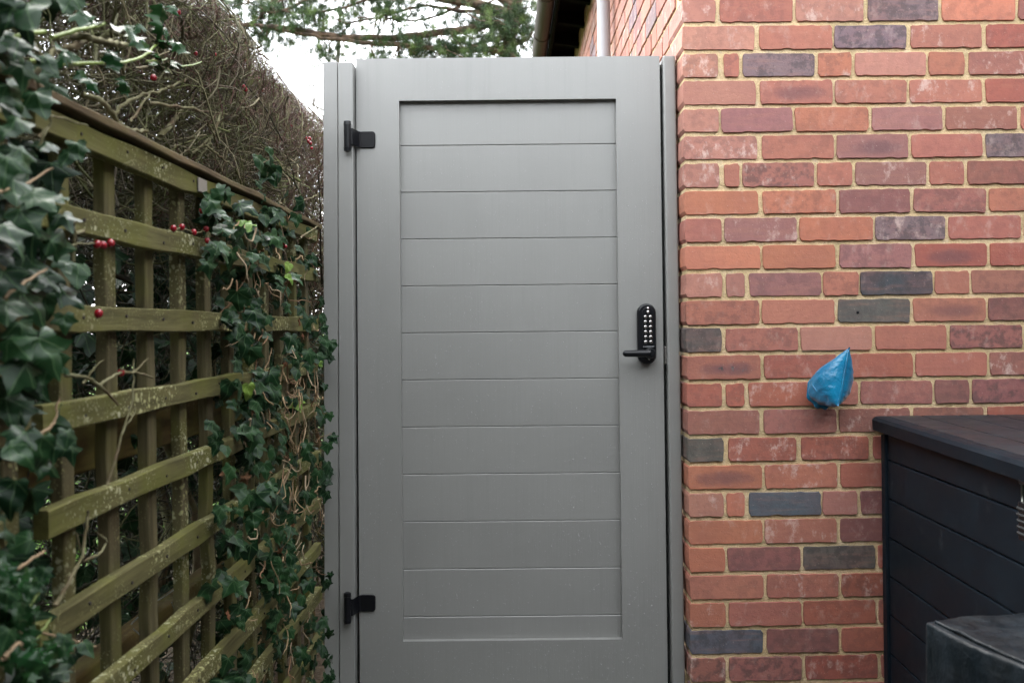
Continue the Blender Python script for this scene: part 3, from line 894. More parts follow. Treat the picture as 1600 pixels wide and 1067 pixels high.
box('back_rail', -0.110, -0.075, Y0 - 1.1, Y1 - 1.1, CZ - 0.214, CZ - 0.105, M_BACK, tre, 0.003, 1)
box('back_rail', -0.125, -0.085, Y0 - 1.1, Y1 - 1.1, CZ - 0.60, CZ - 0.52, M_BACK, tre, 0.006, 2)
box('back_rail', -0.125, -0.085, Y0 - 1.1, Y1 - 1.1, CZ - 0.86, CZ - 0.77, M_BACK, tre, 0.006, 2)
# repair plate on the top rail
q = at_x(313, 290, XF)
box('repair_plate', 0.0022, 0.0052, q.y - 1.1 - 0.022, q.y - 1.1 + 0.022, q.z - 0.014, q.z + 0.012, mat_simple('weathered_grey_plate', (0.22, 0.20, 0.17), 0.7, 0.3, 0, (200, 0.3, 0.001)), tre, 0.001, 1)
tre2 = thing('trellis_fence', 'near lattice trellis end half buried under large ivy leaves', 'trellis', (XF, 0.2, 0))
for i, z in enumerate(RAILS):
    link('rail', timber_mesh('rail', 0.885 - (0.06 if i in (4, 5, 6) else 0), 0.040, 0.019, M_RAIL, 'y', 200 + i), tre2, (random.uniform(-.002, .002), 0.0, CZ + z + random.uniform(-.004, .004)))
for k in range(7):
    link('slat', timber_mesh('slat', CZ + 0.25, 0.036, 0.020, M_SLAT, 'z', 250 + k), tre2, (-0.0215, 0.875 - 0.137 * k, 0.03))
link('cap_strip', timber_mesh('cap_strip', 0.89, 0.012, 0.052, M_CAP, 'y', 290), tre2, (0.010, -0.0, CZ + 0.296))
box('post', -0.135, -0.045, 0.84, 0.93, 0.0, CZ + 0.26, M_BACK, tre2, 0.004, 1)


# ------------------------------------------------------------------ hawthorn hedge
hedge = thing('hawthorn_hedge', 'dense clipped leafless hedge of twisting twigs with red berries behind the trellis', 'hedge', (-1.0, 1.5, 0))
HO = np.array([-1.0, 1.5, 0.0])
def hedge_face(z, y):
    """X of the hedge's face at height z above the eye and distance y (rounded shoulder at the top)."""
    f = -0.665 + 0.025 * np.sin(3.1 * y + 1.0) + 0.02 * np.sin(7.3 * z + 2.2 * y)
    return f - np.clip((z - 0.62) / 0.24, 0, 1.5) ** 2 * 0.20
def twig_batch(n, ys, zs, depth, length, rad, cols, N=6, bend=0.35, up=0.25, out=0.5, kink=0.28, along=None):
    y = rng.uniform(ys[0], ys[1], n); z = rng.uniform(zs[0], zs[1], n)
    dep = depth[0] + (depth[1] - depth[0]) * rng.random(n) ** depth[2]
    x = hedge_face(z, y) - dep
    P0 = np.stack([x, y, CZ + z], 1)
    d = rng.normal(0, 1, (n, 3))
    d[:, 0] += out; d[:, 2] += up
    if along is not None: d[:, 1] += along
    d /= np.linalg.norm(d, axis=1, keepdims=True)
    Ls = length[0] + (length[1] - length[0]) * rng.random(n) ** 1.5
    pts = [P0 - d * (Ls * 0.5)[:, None]]
    dd = d.copy()
    for k in range(N - 1):
        dd = dd + rng.normal(0, kink, (n, 3)); dd[:, 2] += bend * 0.08
        dd /= np.linalg.norm(dd, axis=1, keepdims=True)
        pts.append(pts[-1] + dd * (Ls / (N - 1))[:, None])
    P = np.stack(pts, 1)
    # the hedge is clipped: nothing stands far proud of its face
    fx = hedge_face(P[:, :, 2] - CZ, P[:, :, 1]) + 0.022
    P[:, :, 0] = np.minimum(P[:, :, 0], fx + 0.35 * np.clip(P[:, :, 0] - fx, 0, 0.05))
    low = P[:, :, 2] < CZ + 0.30
    P[:, :, 0] = np.where(low, np.minimum(P[:, :, 0], -0.640), P[:, :, 0])
    r0 = rad[0] + (rad[1] - rad[0]) * rng.random(n) ** 2
    Rr = r0[:, None] * np.linspace(1.0, 0.45, N)[None]
    ci = rng.integers(0, len(cols), n)
    col = np.array(cols)[ci] * rng.uniform(0.7, 1.3, (n, 1))
    return P, Rr, col
def add_twigs(name, batches, sides, parent, origin, mat):
    Vs, Qs, Cs = [], [], []; off = 0
    for P, Rr, col in batches:
        V, Q = tubes(P - origin, Rr, sides)
        Vs.append(V); Qs.append(Q + off); off += len(V)
        Cs.append(np.repeat(col, P.shape[1] * sides, 0))
    return tag(link(name, mesh_np(name, np.vstack(Vs), np.vstack(Qs), mat, True, np.vstack(Cs)), parent), kind='stuff')
OL = [(0.078, 0.078, 0.030), (0.118, 0.112, 0.056), (0.055, 0.052, 0.028), (0.080, 0.066, 0.042), (0.100, 0.110, 0.040)]
RD = [(0.090, 0.036, 0.030), (0.105, 0.060, 0.045), (0.060, 0.030, 0.028), (0.11, 0.085, 0.055)]
DK = [(0.028, 0.026, 0.015), (0.038, 0.034, 0.02), (0.022, 0.019, 0.012)]  # mostly inner twigs; the hedge's depth shade is put into these colours
def forks(batch, per, length, cols=None):
    """side twigs springing from the given twigs, thinner and shorter."""
    P, Rr, col = batch
    M, N, _ = P.shape
    out = []
    for _ in range(per):
        i = rng.integers(1, N, M)
        p = P[np.arange(M), i]
        d = P[np.arange(M), i] - P[np.arange(M), i - 1]; d /= np.linalg.norm(d, axis=1, keepdims=True) + 1e-9
        sd = rng.normal(0, 1, (M, 3)); sd -= d * (sd * d).sum(1, keepdims=True); sd /= np.linalg.norm(sd, axis=1, keepdims=True)
        d = d * 0.75 + sd * 0.75
        Ls = rng.uniform(length[0], length[1], (M, 1))
        pts = [p]
        for k in range(3):
            d = d + rng.normal(0, .14, (M, 3)); d /= np.linalg.norm(d, axis=1, keepdims=True)
            pts.append(pts[-1] + d * Ls / 3)
        Q = np.stack(pts, 1)
        fx = hedge_face(Q[:, :, 2] - CZ, Q[:, :, 1]) + 0.03
        Q[:, :, 0] = np.minimum(Q[:, :, 0], fx)
        Q[:, :, 0] = np.where(Q[:, :, 2] < CZ + 0.30, np.minimum(Q[:, :, 0], -0.64), Q[:, :, 0])
        R2 = Rr[np.arange(M), i][:, None] * np.linspace(.7, .35, 4)[None]
        c2 = col * rng.uniform(.8, 1.25, (M, 1)) if cols is None else np.array(cols)[rng.integers(0, len(cols), M)]
        out.append((Q, R2, c2))
    return out
b = []
t1 = twig_batch(1900, (0.8, 2.3), (0.22, 0.86), (0.0, 0.34, 1.1), (0.10, 0.30), (0.0012, 0.0027), OL, 7, kink=.17)
b.append(t1); b += forks(t1, 3, (.03, .11))
t2 = twig_batch(3000, (1.7, 3.4), (0.20, 0.88), (-0.01, 0.30, 1.3), (0.06, 0.17), (0.0010, 0.0019), OL + RD, 5, up=0.35, kink=.17)
b.append(t2); b += forks(t2, 3, (.025, .08), OL + RD)
t3 = twig_batch(6500, (1.5, 4.6), (0.48, 0.98), (-0.02, 0.25, 1.2), (0.05, 0.14), (0.0008, 0.0015), RD + OL[:2], 4, up=0.8, kink=.16)
b.append(t3); b += forks(t3, 2, (.02, .07), RD)
t4 = twig_batch(3500, (2.3, 4.4), (0.10, 0.92), (-0.01, 0.22, 1.2), (0.05, 0.13), (0.0009, 0.0016), RD + OL, 4, up=0.5, kink=.16)
b.append(t4); b += forks(t4, 1, (.03, .07), RD)
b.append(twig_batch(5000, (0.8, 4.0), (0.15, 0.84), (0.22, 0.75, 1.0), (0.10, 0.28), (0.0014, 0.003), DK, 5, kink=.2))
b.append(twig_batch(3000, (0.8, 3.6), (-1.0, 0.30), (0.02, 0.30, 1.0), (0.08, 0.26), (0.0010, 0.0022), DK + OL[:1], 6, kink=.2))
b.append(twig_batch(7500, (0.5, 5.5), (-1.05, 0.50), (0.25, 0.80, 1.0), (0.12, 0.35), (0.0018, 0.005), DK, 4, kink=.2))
b.append(twig_batch(1500, (-0.6, 0.8), (-1.05, 0.82), (0.0, 0.6, 1.0), (0.12, 0.40), (0.002, 0.005), DK + OL, 4))
b.append(twig_batch(2000, (2.6, 6.8), (-1.05, 0.82), (0.0, 0.6, 1.0), (0.12, 0.40), (0.002, 0.005), DK + OL, 4))
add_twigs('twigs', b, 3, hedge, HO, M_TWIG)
t5 = twig_batch(200, (0.9, 2.6), (0.26, 0.78), (-0.005, 0.18, 1.0), (0.16, 0.42), (0.0022, 0.0046), OL, 9, kink=0.17, out=0.15, up=0.1)
t6 = twig_batch(60, (1.1, 2.6), (0.26, 0.5), (-0.015, 0.06, 1.0), (0.12, 0.28), (0.0018, 0.0034), [(0.19, 0.165, 0.10), (0.16, 0.14, 0.085)], 8, kink=0.2, out=0.0, up=-0.1)
b = [t5, t6] + forks(t5, 3, (.05, .16)) + forks(t6, 2, (.04, .1))
add_twigs('forked_twigs', b, 5, hedge, HO, M_TWIG)
# main stems, each an upright winding trunk
for k in range(30):
    y = -0.7 + k * 0.21 + random.uniform(-.08, .08)
    x = -0.92 + random.uniform(-.14, .14)
    top = CZ + random.uniform(0.45, 0.7)
    pts = [(x, y, 0.0)]
    for j in range(1, 6):
        pts.append((x + random.gauss(0, .05), y + random.gauss(0, .06), top * j / 5))
    link('stem', tube_mesh('stem', [np.array(p) - HO for p in pts], random.uniform(.012, .020), .005, M_BRANCH, 22, 7, 0.002), hedge)
# crooked branches that stand out against the twigs
for path, r0, r1 in [
    ([(130, 148, -.63), (160, 160, -.60), (180, 185, -.59), (198, 203, -.59), (230, 205, -.60)], .0046, .0026),
    ([(115, 60, -.62), (128, 57, -.59), (160, 66, -.58), (195, 70, -.58)], .0048, .0042),
    ([(135, 60, -.60), (110, 75, -.60), (97, 82, -.62)], .005, .004),
    ([(176, 178, -.66), (215, 152, -.65), (260, 138, -.65), (300, 120, -.67)], .0036, .002),
    ([(205, 190, -.62), (225, 160, -.62), (240, 140, -.63)], .0022, .0016),
    ([(230, 160, -.64), (285, 168, -.63), (330, 175, -.64), (372, 182, -.66)], .0034, .0018),
    ([(300, 60, -.66), (292, 30, -.66), (300, 12, -.67)], .003, .002),
    ([(345, 180, -.63), (335, 205, -.63), (320, 235, -.64), (300, 262, -.66)], .003, .002),
    ([(325, 190, -.62), (335, 215, -.62), (342, 232, -.63)], .0024, .0016),
    ([(318, 225, -.63), (345, 245, -.62), (372, 268, -.62)], .0024, .0014),
    ([(250, 215, -.68), (270, 190, -.68), (300, 155, -.70)], .006, .004),
    ([(460, 315, -.60), (485, 310, -.59), (497, 303, -.59)], .0025, .0015),
    ([(468, 372, -.57), (485, 362, -.57), (496, 354, -.575)], .0030, .0020),
    ([(15, 165, -.60), (45, 130, -.58), (72, 95, -.57), (85, 78, -.57)], .0036, .0026),
    ([(300, 240, -.655), (340, 210, -.66), (390, 195, -.68)], .0028, .0016),
    ([(380, 60, -.70), (350, 95, -.68), (330, 110, -.68)], .0026, .0018)]:
    P = [np.array(at_x(*p)) - HO for p in path]
    link('branch', tube_mesh('branch', P, r0, r1, M_BRANCH, len(P) * 6, 7, 0.0012), hedge)
# berries on the hedge, single and in twos and threes
def uv_sphere(name, r, mat, nu=10, nv=7):
    bm = bmesh.new(); bmesh.ops.create_uvsphere(bm, u_segments=nu, v_segments=nv, radius=r)
    for v in bm.verts: v.co.z *= 1.12
    return bm_mesh(bm, name, mat, True)
BERRY = uv_sphere('berry', 0.0052, M_BERRY)
CALYX = outline_solid('calyx', circle(0.0016, 6), [(0, 0), (0.0004, -0.0012)], M_CALYX)
for u, v, X, s in [(152, 382, -.565, 1), (161, 383, -.563, .95), (173, 380, -.565, 1.05), (271, 357, -.57, 1), (284, 355, -.57, 1), (303, 363, -.572, 1), (322, 358, -.572, 1.05), (316, 329, -.572, 1.1),
                   (327, 333, -.575, 1), (324, 376, -.57, 1.0), (154, 490, -.56, 1.1), (189, 582, -.56, 1.0), (240, 122, -.62, 1.1), (382, 136, -.655, 1.1), (384, 141, -.655, 1), (335, 86, -.66, 1), (278, 20, -.64, 1.1),
                   (484, 217, -.66, 1.1), (485, 224, -.66, 1.1), (482, 221, -.66, 1.0), (452, 281, -.64, 1.1), (404, 124, -.68, 1), (412, 142, -.70, 1), (443, 380, -.565, 1.0), (446, 385, -.57, .9),
                   (487, 232, -.67, 1.0), (385, 96, -.70, 1), (305, 84, -.65, 1), (478, 216, -.68, 1), (455, 196, -.70, .9)]:
    p = at_x(u, v, X)
    o = link('berry', BERRY, hedge, p - Vector(HO), (random.uniform(-.5, .5), random.uniform(-.5, .5), 0)); o.scale = (s, s, s)
    link('calyx', CALYX, o, (0, -0.0012, -0.0056), (math.radians(90), 0, 0))
# stalks
for path, r0, r1 in [([(408, 403, -.575), (380, 400, -.57), (350, 392, -.565), (327, 379, -.568)], .0016, .001),
                     ([(240, 590, -.56), (215, 583, -.555), (189, 583, -.558), (165, 595, -.56), (150, 604, -.565)], .0016, .0022),
                     ([(188, 575, -.558), (205, 583, -.556), (232, 560, -.556)], .0016, .001),
                     ([(262, 364, -.58), (284, 357, -.572), (303, 364, -.574), (322, 360, -.573)], .0014, .001),
                     ([(130, 360, -.57), (118, 365, -.565), (114, 352, -.56), (124, 342, -.555)], .003, .002),
                     ([(114, 352, -.565), (116, 375, -.565), (113, 420, -.57)], .003, .0022),
                     ([(113, 384, -.565), (130, 380, -.565), (152, 381, -.566)], .0015, .001),
                     ([(100, 585, -.58), (135, 590, -.565), (160, 606, -.56), (185, 633, -.56)], .003, .0014),
                     ([(130, 600, -.575), (148, 575, -.57), (162, 560, -.57)], .0018, .001),
                     ([(168, 758, -.56), (185, 700, -.555), (205, 630, -.555), (209, 560, -.56)], .0022, .0012),
                     ([(193, 668, -.557), (208, 650, -.555), (212, 635, -.556)], .0016, .0009),
                     ([(88, 946, -.56), (112, 900, -.555), (128, 870, -.555), (138, 800, -.56)], .0032, .0016),
                     ([(130, 876, -.556), (155, 865, -.556), (166, 845, -.557), (150, 832, -.558)], .0018, .0012),
                     ([(130, 872, -.558), (118, 832, -.56)], .0014, .001),
                     ([(60, 215, -.565), (78, 195, -.56), (80, 182, -.56), (110, 188, -.56), (138, 198, -.56)], .0018, .001),
                     ([(60, 235, -.565), (72, 205, -.56), (80, 198, -.56)], .0022, .001)]:
    P = [np.array(at_x(*p)) - HO for p in path]
    link('branch', tube_mesh('branch', P, r0, r1, M_BRANCH, len(P) * 5, 6, 0.0006), hedge)


# ------------------------------------------------------------------ leaves
def leaf_from_outline(name, half, mat, fold=0.22, curl=0.18, wave=0.03, seed=0):
    """half: right-hand outline from base (0,y) to tip (0,1); returns a folded leaf mesh, tip along +Y, face +Z, UV = (x,y)."""
    r = random.Random(seed)
    n = len(half); V, uv, Fc = [], [], []
    mid = []
    ys = [p[1] for p in half]
    for i in range(n):
        my = min(max(half[i][1], 0.0), 1.0) if i not in (0, n - 1) else half[i][1]
        if i and my < mid[-1]: my = mid[-1] + 0.004
        mid.append(my)
    asym = r.uniform(0.9, 1.1)
    def zf(x, y):
        return -fold * abs(x) * (0.7 + 0.6 * abs(x)) - curl * y * y + wave * math.sin(9 * y + 5 * x + seed)
    for s in (1, -1):
        base = len(V)
        k = asym if s > 0 else 2 - asym
        for i in range(n):
            x, y = half[i]
            x = x * s * k + (r.gauss(0, .012) if 0 < i < n - 1 else 0); y += r.gauss(0, .012) if 0 < i < n - 1 else 0
            V.append((0, mid[i], zf(0, mid[i]))); uv.append((0, mid[i]))
            V.append((x * .55, mid[i] * .45 + y * .55, zf(x * .55, y))); uv.append((x * .55, mid[i] * .45 + y * .55))
            V.append((x, y, zf(x, y))); uv.append((x, y))
        for i in range(n - 1):
            a = base + i * 3
            for q in (0, 1):
                f = (a + q, a + q + 1, a + q + 4, a + q + 3)
                Fc.append(f if s > 0 else f[::-1])
    return np.array(V), np.array(Fc), np.array(uv)
IVY_HALF = [[(0, 0.0), (0.16, -0.14), (0.38, -0.15), (0.52, -0.06), (0.44, 0.10), (0.40, 0.20), (0.54, 0.30), (0.60, 0.44), (0.40, 0.47), (0.28, 0.55), (0.22, 0.70), (0.11, 0.87), (0, 1.0)],
            [(0, 0.0), (0.20, -0.16), (0.46, -0.08), (0.44, 0.10), (0.50, 0.20), (0.66, 0.38), (0.46, 0.42), (0.32, 0.50), (0.25, 0.64), (0.14, 0.84), (0, 1.0)],
            [(0, 0.0), (0.22, -0.12), (0.40, 0.0), (0.44, 0.16), (0.46, 0.32), (0.38, 0.48), (0.30, 0.62), (0.18, 0.80), (0.08, 0.92), (0, 1.0)],
            [(0, 0.0), (0.14, -0.18), (0.34, -0.22), (0.40, -0.06), (0.34, 0.10), (0.52, 0.22), (0.70, 0.30), (0.52, 0.42), (0.30, 0.44), (0.20, 0.58), (0.16, 0.76), (0, 1.04)]]
LEAF_NP = [leaf_from_outline('ivy', IVY_HALF[k % 4], M_IVY, random.uniform(-.1, .5), random.uniform(-.05, .5), random.uniform(.03, .10), k) for k in range(14)]
LEAVES = {}
def leaf_mesh(k, mat):
    key = (k, mat.name)
    if key not in LEAVES:
        V, Fc, uv = LEAF_NP[k]
        LEAVES[key] = mesh_np('leaf', V, Fc, mat, True, None, uv)
    return LEAVES[key]
def leaf_matrix(p, n, tip, size, r=random):
    n = Vector(n).normalized(); y = (Vector(tip) - n * Vector(tip).dot(n)).normalized(); x = y.cross(n)
    return Matrix(((x.x * size, y.x * size, n.x * size, p[0]), (x.y * size, y.y * size, n.y * size, p[1]), (x.z * size, y.z * size, n.z * size, p[2]), (0, 0, 0, 1)))
def leaf_obj(name, me, parent, porigin, p, n, tip, size):
    o = link(name, me, parent)
    M = leaf_matrix(Vector(p) - Vector(porigin), n, tip, size)
    o.matrix_local = M
    return o
def leaf_mass(name, mats, parent, mat, geo, colf):
    Vs, Fs, Us, Cs = [], [], [], []; off = 0
    for k, M in mats:
        V, Fc, uv = geo[k]
        A = np.array(M)
        Vs.append(V @ A[:3, :3].T + A[:3, 3]); Fs.append(Fc + off); Us.append(uv); off += len(V)
        Cs.append(np.full((len(V), 3), colf()))
    return tag(link(name, mesh_np(name, np.vstack(Vs), np.vstack(Fs), mat, True, np.vstack(Cs), np.vstack(Us)), parent), kind='stuff')
def rnd_dir(base, sp):
    return Vector((base[0] + random.gauss(0, sp), base[1] + random.gauss(0, sp), base[2] + random.gauss(0, sp)))

# --- ivy at the gate end of the trellis
ivy = thing('ivy', 'small leaved ivy tangled over the trellis end beside the gate post', 'ivy', (-0.57, 2.3, 0))
IO = Vector((-0.57, 2.3, 0))
spots = []
# density of leaves over the trellis, read as (u0, v0, u1, v1, how many, nearest X, leaf size)
for u0, v0, u1, v1, n, xo, s0 in [(335, 275, 470, 330, 34, -.555, .036), (330, 305, 420, 400, 36, -.545, .040), (400, 330, 490, 420, 36, -.555, .034), (365, 400, 500, 520, 66, -.55, .036),
                                  (345, 500, 420, 620, 34, -.55, .038), (410, 500, 512, 640, 66, -.55, .034), (335, 620, 410, 740, 38, -.55, .038), (400, 630, 510, 760, 62, -.55, .034),
                                  (330, 755, 420, 800, 18, -.555, .038), (350, 800, 450, 905, 44, -.55, .038), (440, 760, 510, 900, 40, -.55, .032), (335, 880, 430, 960, 16, -.56, .038),
                                  (430, 900, 510, 1000, 44, -.55, .032), (350, 960, 440, 1067, 22, -.56, .038), (430, 980, 515, 1080, 44, -.545, .034), (380, 240, 450, 300, 10, -.57, .040),
                                  (500, 500, 516, 700, 8, -.535, .030), (498, 960, 522, 1075, 10, -.53, .030)]:
    cl = [(random.uniform(u0, u1), random.uniform(v0, v1)) for _ in range(max(2, n // 6))]
    for k in range(int(n * 0.68)):
        c_ = random.choice(cl)
        u = min(max(random.gauss(c_[0], (u1 - u0) * .22), u0 - 6), u1 + 4); v = min(max(random.gauss(c_[1], (v1 - v0) * .22), v0 - 8), v1 + 8)
        X = xo - random.random() ** 1.6 * 0.055
        p = at_x(u, v, X)
        if p.y > 2.69: p.y = 2.69 - random.random() * .03
        spots.append((p, s0 * random.uniform(.62, 1.25)))
spots.sort(key=lambda q: -q[1] / q[0].y + (q[0].x + .55) * -.05)
mass = []
for k, (p, s) in enumerate(spots):
    n = rnd_dir((0.75, -0.55, 0.35), 0.38); tip = rnd_dir((0.1, -0.25, -1.0), 0.5)
    g = random.randrange(14)
    if k < 295:
        mt = M_IVY
        rr = random.random()
        if rr < 0.008: mt = M_LIME
        elif rr < 0.01: mt = M_DEAD
        leaf_obj('leaf', leaf_mesh(g, mt), ivy, IO, p, n, tip, s)
    else:
        mass.append((g, leaf_matrix(p - IO, n, tip, s)))
for _ in range(260):                                     # the shaded layer behind
    u, v = random.uniform(340, 505), random.uniform(330, 1080)
    p = at_x(u, v, -0.60 - random.random() * .06)
    if p.y > 2.68: continue
    mass.append((random.randrange(14), leaf_matrix(p - IO, rnd_dir((0.8, -.4, .3), .5), rnd_dir((0, -.2, -1), .6), random.uniform(.022, .036))))
leaf_mass('leaf_mass', mass, ivy, M_IVY_FAR, LEAF_NP, random.random)
for k in range(15):
    u, v = random.uniform(350, 500), random.uniform(380, 1000)
    p = at_x(u, v, -.572)
    leaf_obj('dead_leaf', leaf_mesh(random.randrange(14), M_DEAD), ivy, IO, p, rnd_dir((.8, -.4, .2), .6), rnd_dir((0, 0, -1), .6), random.uniform(.013, .024))
for u, v, s in [(520, 535, .03), (515, 645, .026), (518, 680, .030), (513, 692, .034), (516, 895, .022), (516, 1055, .026), (505, 510, .03), (509, 600, .022)]:
    p = at_x(u, v, -.535); p.y = min(p.y, 2.665)
    leaf_obj('leaf', leaf_mesh(random.randrange(14), M_IVY), ivy, IO, p, rnd_dir((.45, -.8, .2), .2), rnd_dir((0, 0, -1), .3), s)
for u, v, s in [(388, 600, .034), (500, 566, .022), (452, 412, .024), (448, 430, .026)]:
    leaf_obj('young_leaf', leaf_mesh(2, M_LIME), ivy, IO, at_x(u, v, -.545), rnd_dir((.7, -.6, .2), .2), rnd_dir((0, 0, -1), .4), s)
# bare tan vines, tangled
vb = []
for k in range(150):
    u, v = random.uniform(375, 500), random.uniform(420, 1060)
    if k < 50: u, v = random.uniform(440, 500), random.uniform(560, 780)
    if k > 125: u, v = random.uniform(360, 500), random.uniform(330, 450)
    p = np.array(at_x(u, v, random.uniform(-.585, -.552)))
    d = np.array([0, random.gauss(0, .6), -1.0 + random.gauss(0, .6)]); d /= np.linalg.norm(d)
    Ls = random.uniform(.04, .14); pts = [p]
    for j in range(9):
        d = d + rng.normal(0, .42, 3) * [0.5, 1, 1]; d /= np.linalg.norm(d)
        q = pts[-1] + d * Ls / 9; q[0] = min(max(q[0], -.60), -.54); q[1] = min(q[1], 2.66)
        pts.append(q)
    vb.append(np.array(pts))
Pv = np.stack(vb); Rv = np.random.default_rng(5).uniform(.0009, .0024, (len(vb), 1)) * np.linspace(1, .6, 10)[None]
cv = np.array([(.30, .21, .12), (.24, .16, .09), (.34, .26, .17), (.19, .11, .06)])[rng.integers(0, 4, len(vb))]
add_twigs('vines', [(Pv, Rv, cv)], 5, ivy, np.array(IO), M_TWIG)

# --- large ivy at the near end
ivy2 = thing('ivy', 'large leaved dark ivy hanging over the near end of the trellis', 'ivy', (-0.56, 1.0, 0))
IO2 = Vector((-0.56, 1.0, 0))
big = [(30, 345, .060), (62, 400, .062), (20, 410, .066), (45, 365, .058), (75, 372, .050), (92, 420, .048), (35, 470, .066), (10, 490, .06), (70, 445, .052), (95, 470, .052), (122, 430, .058),
       (98, 352, .046), (20, 300, .056), (50, 320, .05), (80, 395, .046), (15, 545, .06), (60, 545, .066), (95, 545, .052), (82, 575, .05), (40, 585, .06), (15, 600, .056), (100, 510, .042), (30, 520, .058),
       (95, 262, .054), (112, 255, .040), (75, 240, .048), (120, 240, .038), (30, 250, .05), (12, 265, .056), (60, 285, .05),
       (115, 140, .048), (55, 160, .05), (90, 118, .038), (30, 80, .058), (20, 30, .06), (45, 20, .07), (5, 55, .06), (115, 12, .048), (10, 150, .052), (35, 118, .046),
       (15, 175, .05), (28, 205, .044), (68, 105, .036),
       (105, 780, .050), (65, 700, .050), (40, 690, .052), (25, 770, .052), (45, 830, .046), (18, 800, .05), (60, 740, .042), (85, 705, .036), (50, 860, .042), (70, 872, .032), (92, 640, .034), (88, 655, .03), (105, 690, .038), (108, 712, .034),
       (15, 715, .05), (8, 640, .05), (30, 650, .044), (110, 1040, .040), (130, 1020, .036), (90, 1062, .036), (100, 1010, .032), (60, 1060, .036), (30, 1040, .036), (15, 1000, .036), (45, 1000, .032), (75, 1030, .03),
       (20, 900, .038), (50, 930, .034), (30, 960, .034), (12, 940, .036), (70, 905, .028), (100, 330, .036), (70, 480, .05), (45, 430, .056), (5, 370, .06), (5, 440, .062), (100, 395, .04),
       (205, 60, .036), (215, 475, .04), (200, 365, .036), (215, 700, .03), (235, 360, .03)]
random.shuffle(big)
for k, (u, v, s) in enumerate(big):
    if v < 640 and k % 4 == 0: continue
    if 640 <= v < 900 and k % 3 == 0: continue
    deep = (200 <= u)
    X = (-0.575 + random.uniform(0, .055)) if not deep else -.655
    p = at_x(u, v - 18, X)
    n = rnd_dir((0.62, -0.62, 0.45), 0.26); tip = rnd_dir((0.15, -0.1, -1.0), 0.42)
    leaf_obj('leaf', leaf_mesh(random.randrange(14), M_IVY), ivy2, IO2, p, n, tip, s * random.uniform(.58, .80))
mass = []
for _ in range(190):
    u, v = random.uniform(-60, 85) , random.uniform(-40, 1080)
    if 640 < v < 900 and u > 60: continue
    if v < 230 and random.random() < .8: continue
    if 880 < v < 960 and u > 40: continue
    p = at_x(u, v, -0.600 - random.random() * .06)
    mass.append((random.randrange(14), leaf_matrix(p - IO2, rnd_dir((0.7, -.5, .4), .4), rnd_dir((0, -.2, -1), .5), random.uniform(.030, .052))))
for _ in range(150):
    u, v = random.uniform(-260, 0), random.uniform(-40, 1080)
    p = at_x(u, v, -0.575 - random.random() * .06)
    mass.append((random.randrange(14), leaf_matrix(p - IO2, rnd_dir((0.7, -.5, .4), .4), rnd_dir((0, -.2, -1), .5), random.uniform(.040, .060))))
leaf_mass('leaf_mass', mass, ivy2, M_IVY_FAR, LEAF_NP, random.random)
for path, r0, r1 in [([(0, 300, -.56), (45, 285, -.56), (80, 262, -.56)], .002, .0014), ([(5, 900, -.57), (40, 880, -.56), (70, 860, -.56)], .0022, .0016), ([(5, 465, -.555), (40, 440, -.55), (75, 420, -.55)], .002, .0015),
                     ([(60, 680, -.565), (85, 660, -.56), (92, 620, -.56)], .0022, .0012), ([(0, 1000, -.565), (50, 985, -.56), (110, 1000, -.56), (150, 1010, -.56)], .0022, .0012), ([(30, 1030, -.56), (34, 1015, -.555), (28, 1006, -.555), (5, 1028, -.555)], .003, .003)]:
    P = [np.array(at_x(*p) - IO2) for p in path]
    link('vine', tube_mesh('vine', P, r0, r1, M_VINE, len(P) * 5, 6, 0.0006), ivy2)

# --- dark ivy and undergrowth inside the hedge, seen through the lattice
ivy3 = thing('undergrowth', 'dark ivy undergrowth inside the hedge seen through the lattice', 'undergrowth', (-0.8, 1.8, 0))
IO3 = Vector((-0.8, 1.8, 0)); mass = []
for _ in range(4200):
    y = random.uniform(0.7, 4.2); z = random.choice((random.uniform(-1.1, -.25), random.uniform(-.6, .05), random.uniform(-.3, .28)))
    p = Vector((-0.70 - random.random() ** .8 * .7, y, CZ + z))
    # gaps low down where the lawn shows through
    if y < 2.4 and -0.45 < z < -.12 and random.random() < 0.55: continue
    mass.append((random.randrange(14), leaf_matrix(p - IO3, rnd_dir((0.7, -.4, .5), .5), rnd_dir((0, -.2, -1), .6), random.uniform(.030, .055))))
for _ in range(1100):
    p = Vector((-0.95 - random.random() * .5, random.uniform(0.8, 4.5), CZ + random.uniform(-.1, .5)))
    mass.append((random.randrange(14), leaf_matrix(p - IO3, rnd_dir((0.7, -.4, .5), .5), rnd_dir((0, -.2, -1), .6), random.uniform(.035, .06))))
leaf_mass('leaf_mass', mass, ivy3, M_IVY_FAR, LEAF_NP, random.random)
bush = thing('low_shrub', 'bright green low shrub beyond the hedge glimpsed through the lattice', 'shrub', (-2.0, 4.2, 0))
BO = Vector((-2.0, 4.2, 0)); mass = []
for _ in range(2600):
    p = Vector((-1.55 - random.random() * .9, random.uniform(1.4, 6.4), random.random() ** 1.2 * 1.0))
    mass.append((2, leaf_matrix(p - BO, rnd_dir((0.4, -.4, .8), .5), rnd_dir((0, -.2, -.6), .8), random.uniform(.03, .06))))
leaf_mass('leaf_mass', mass, bush, M_BRIGHT, LEAF_NP, random.random)

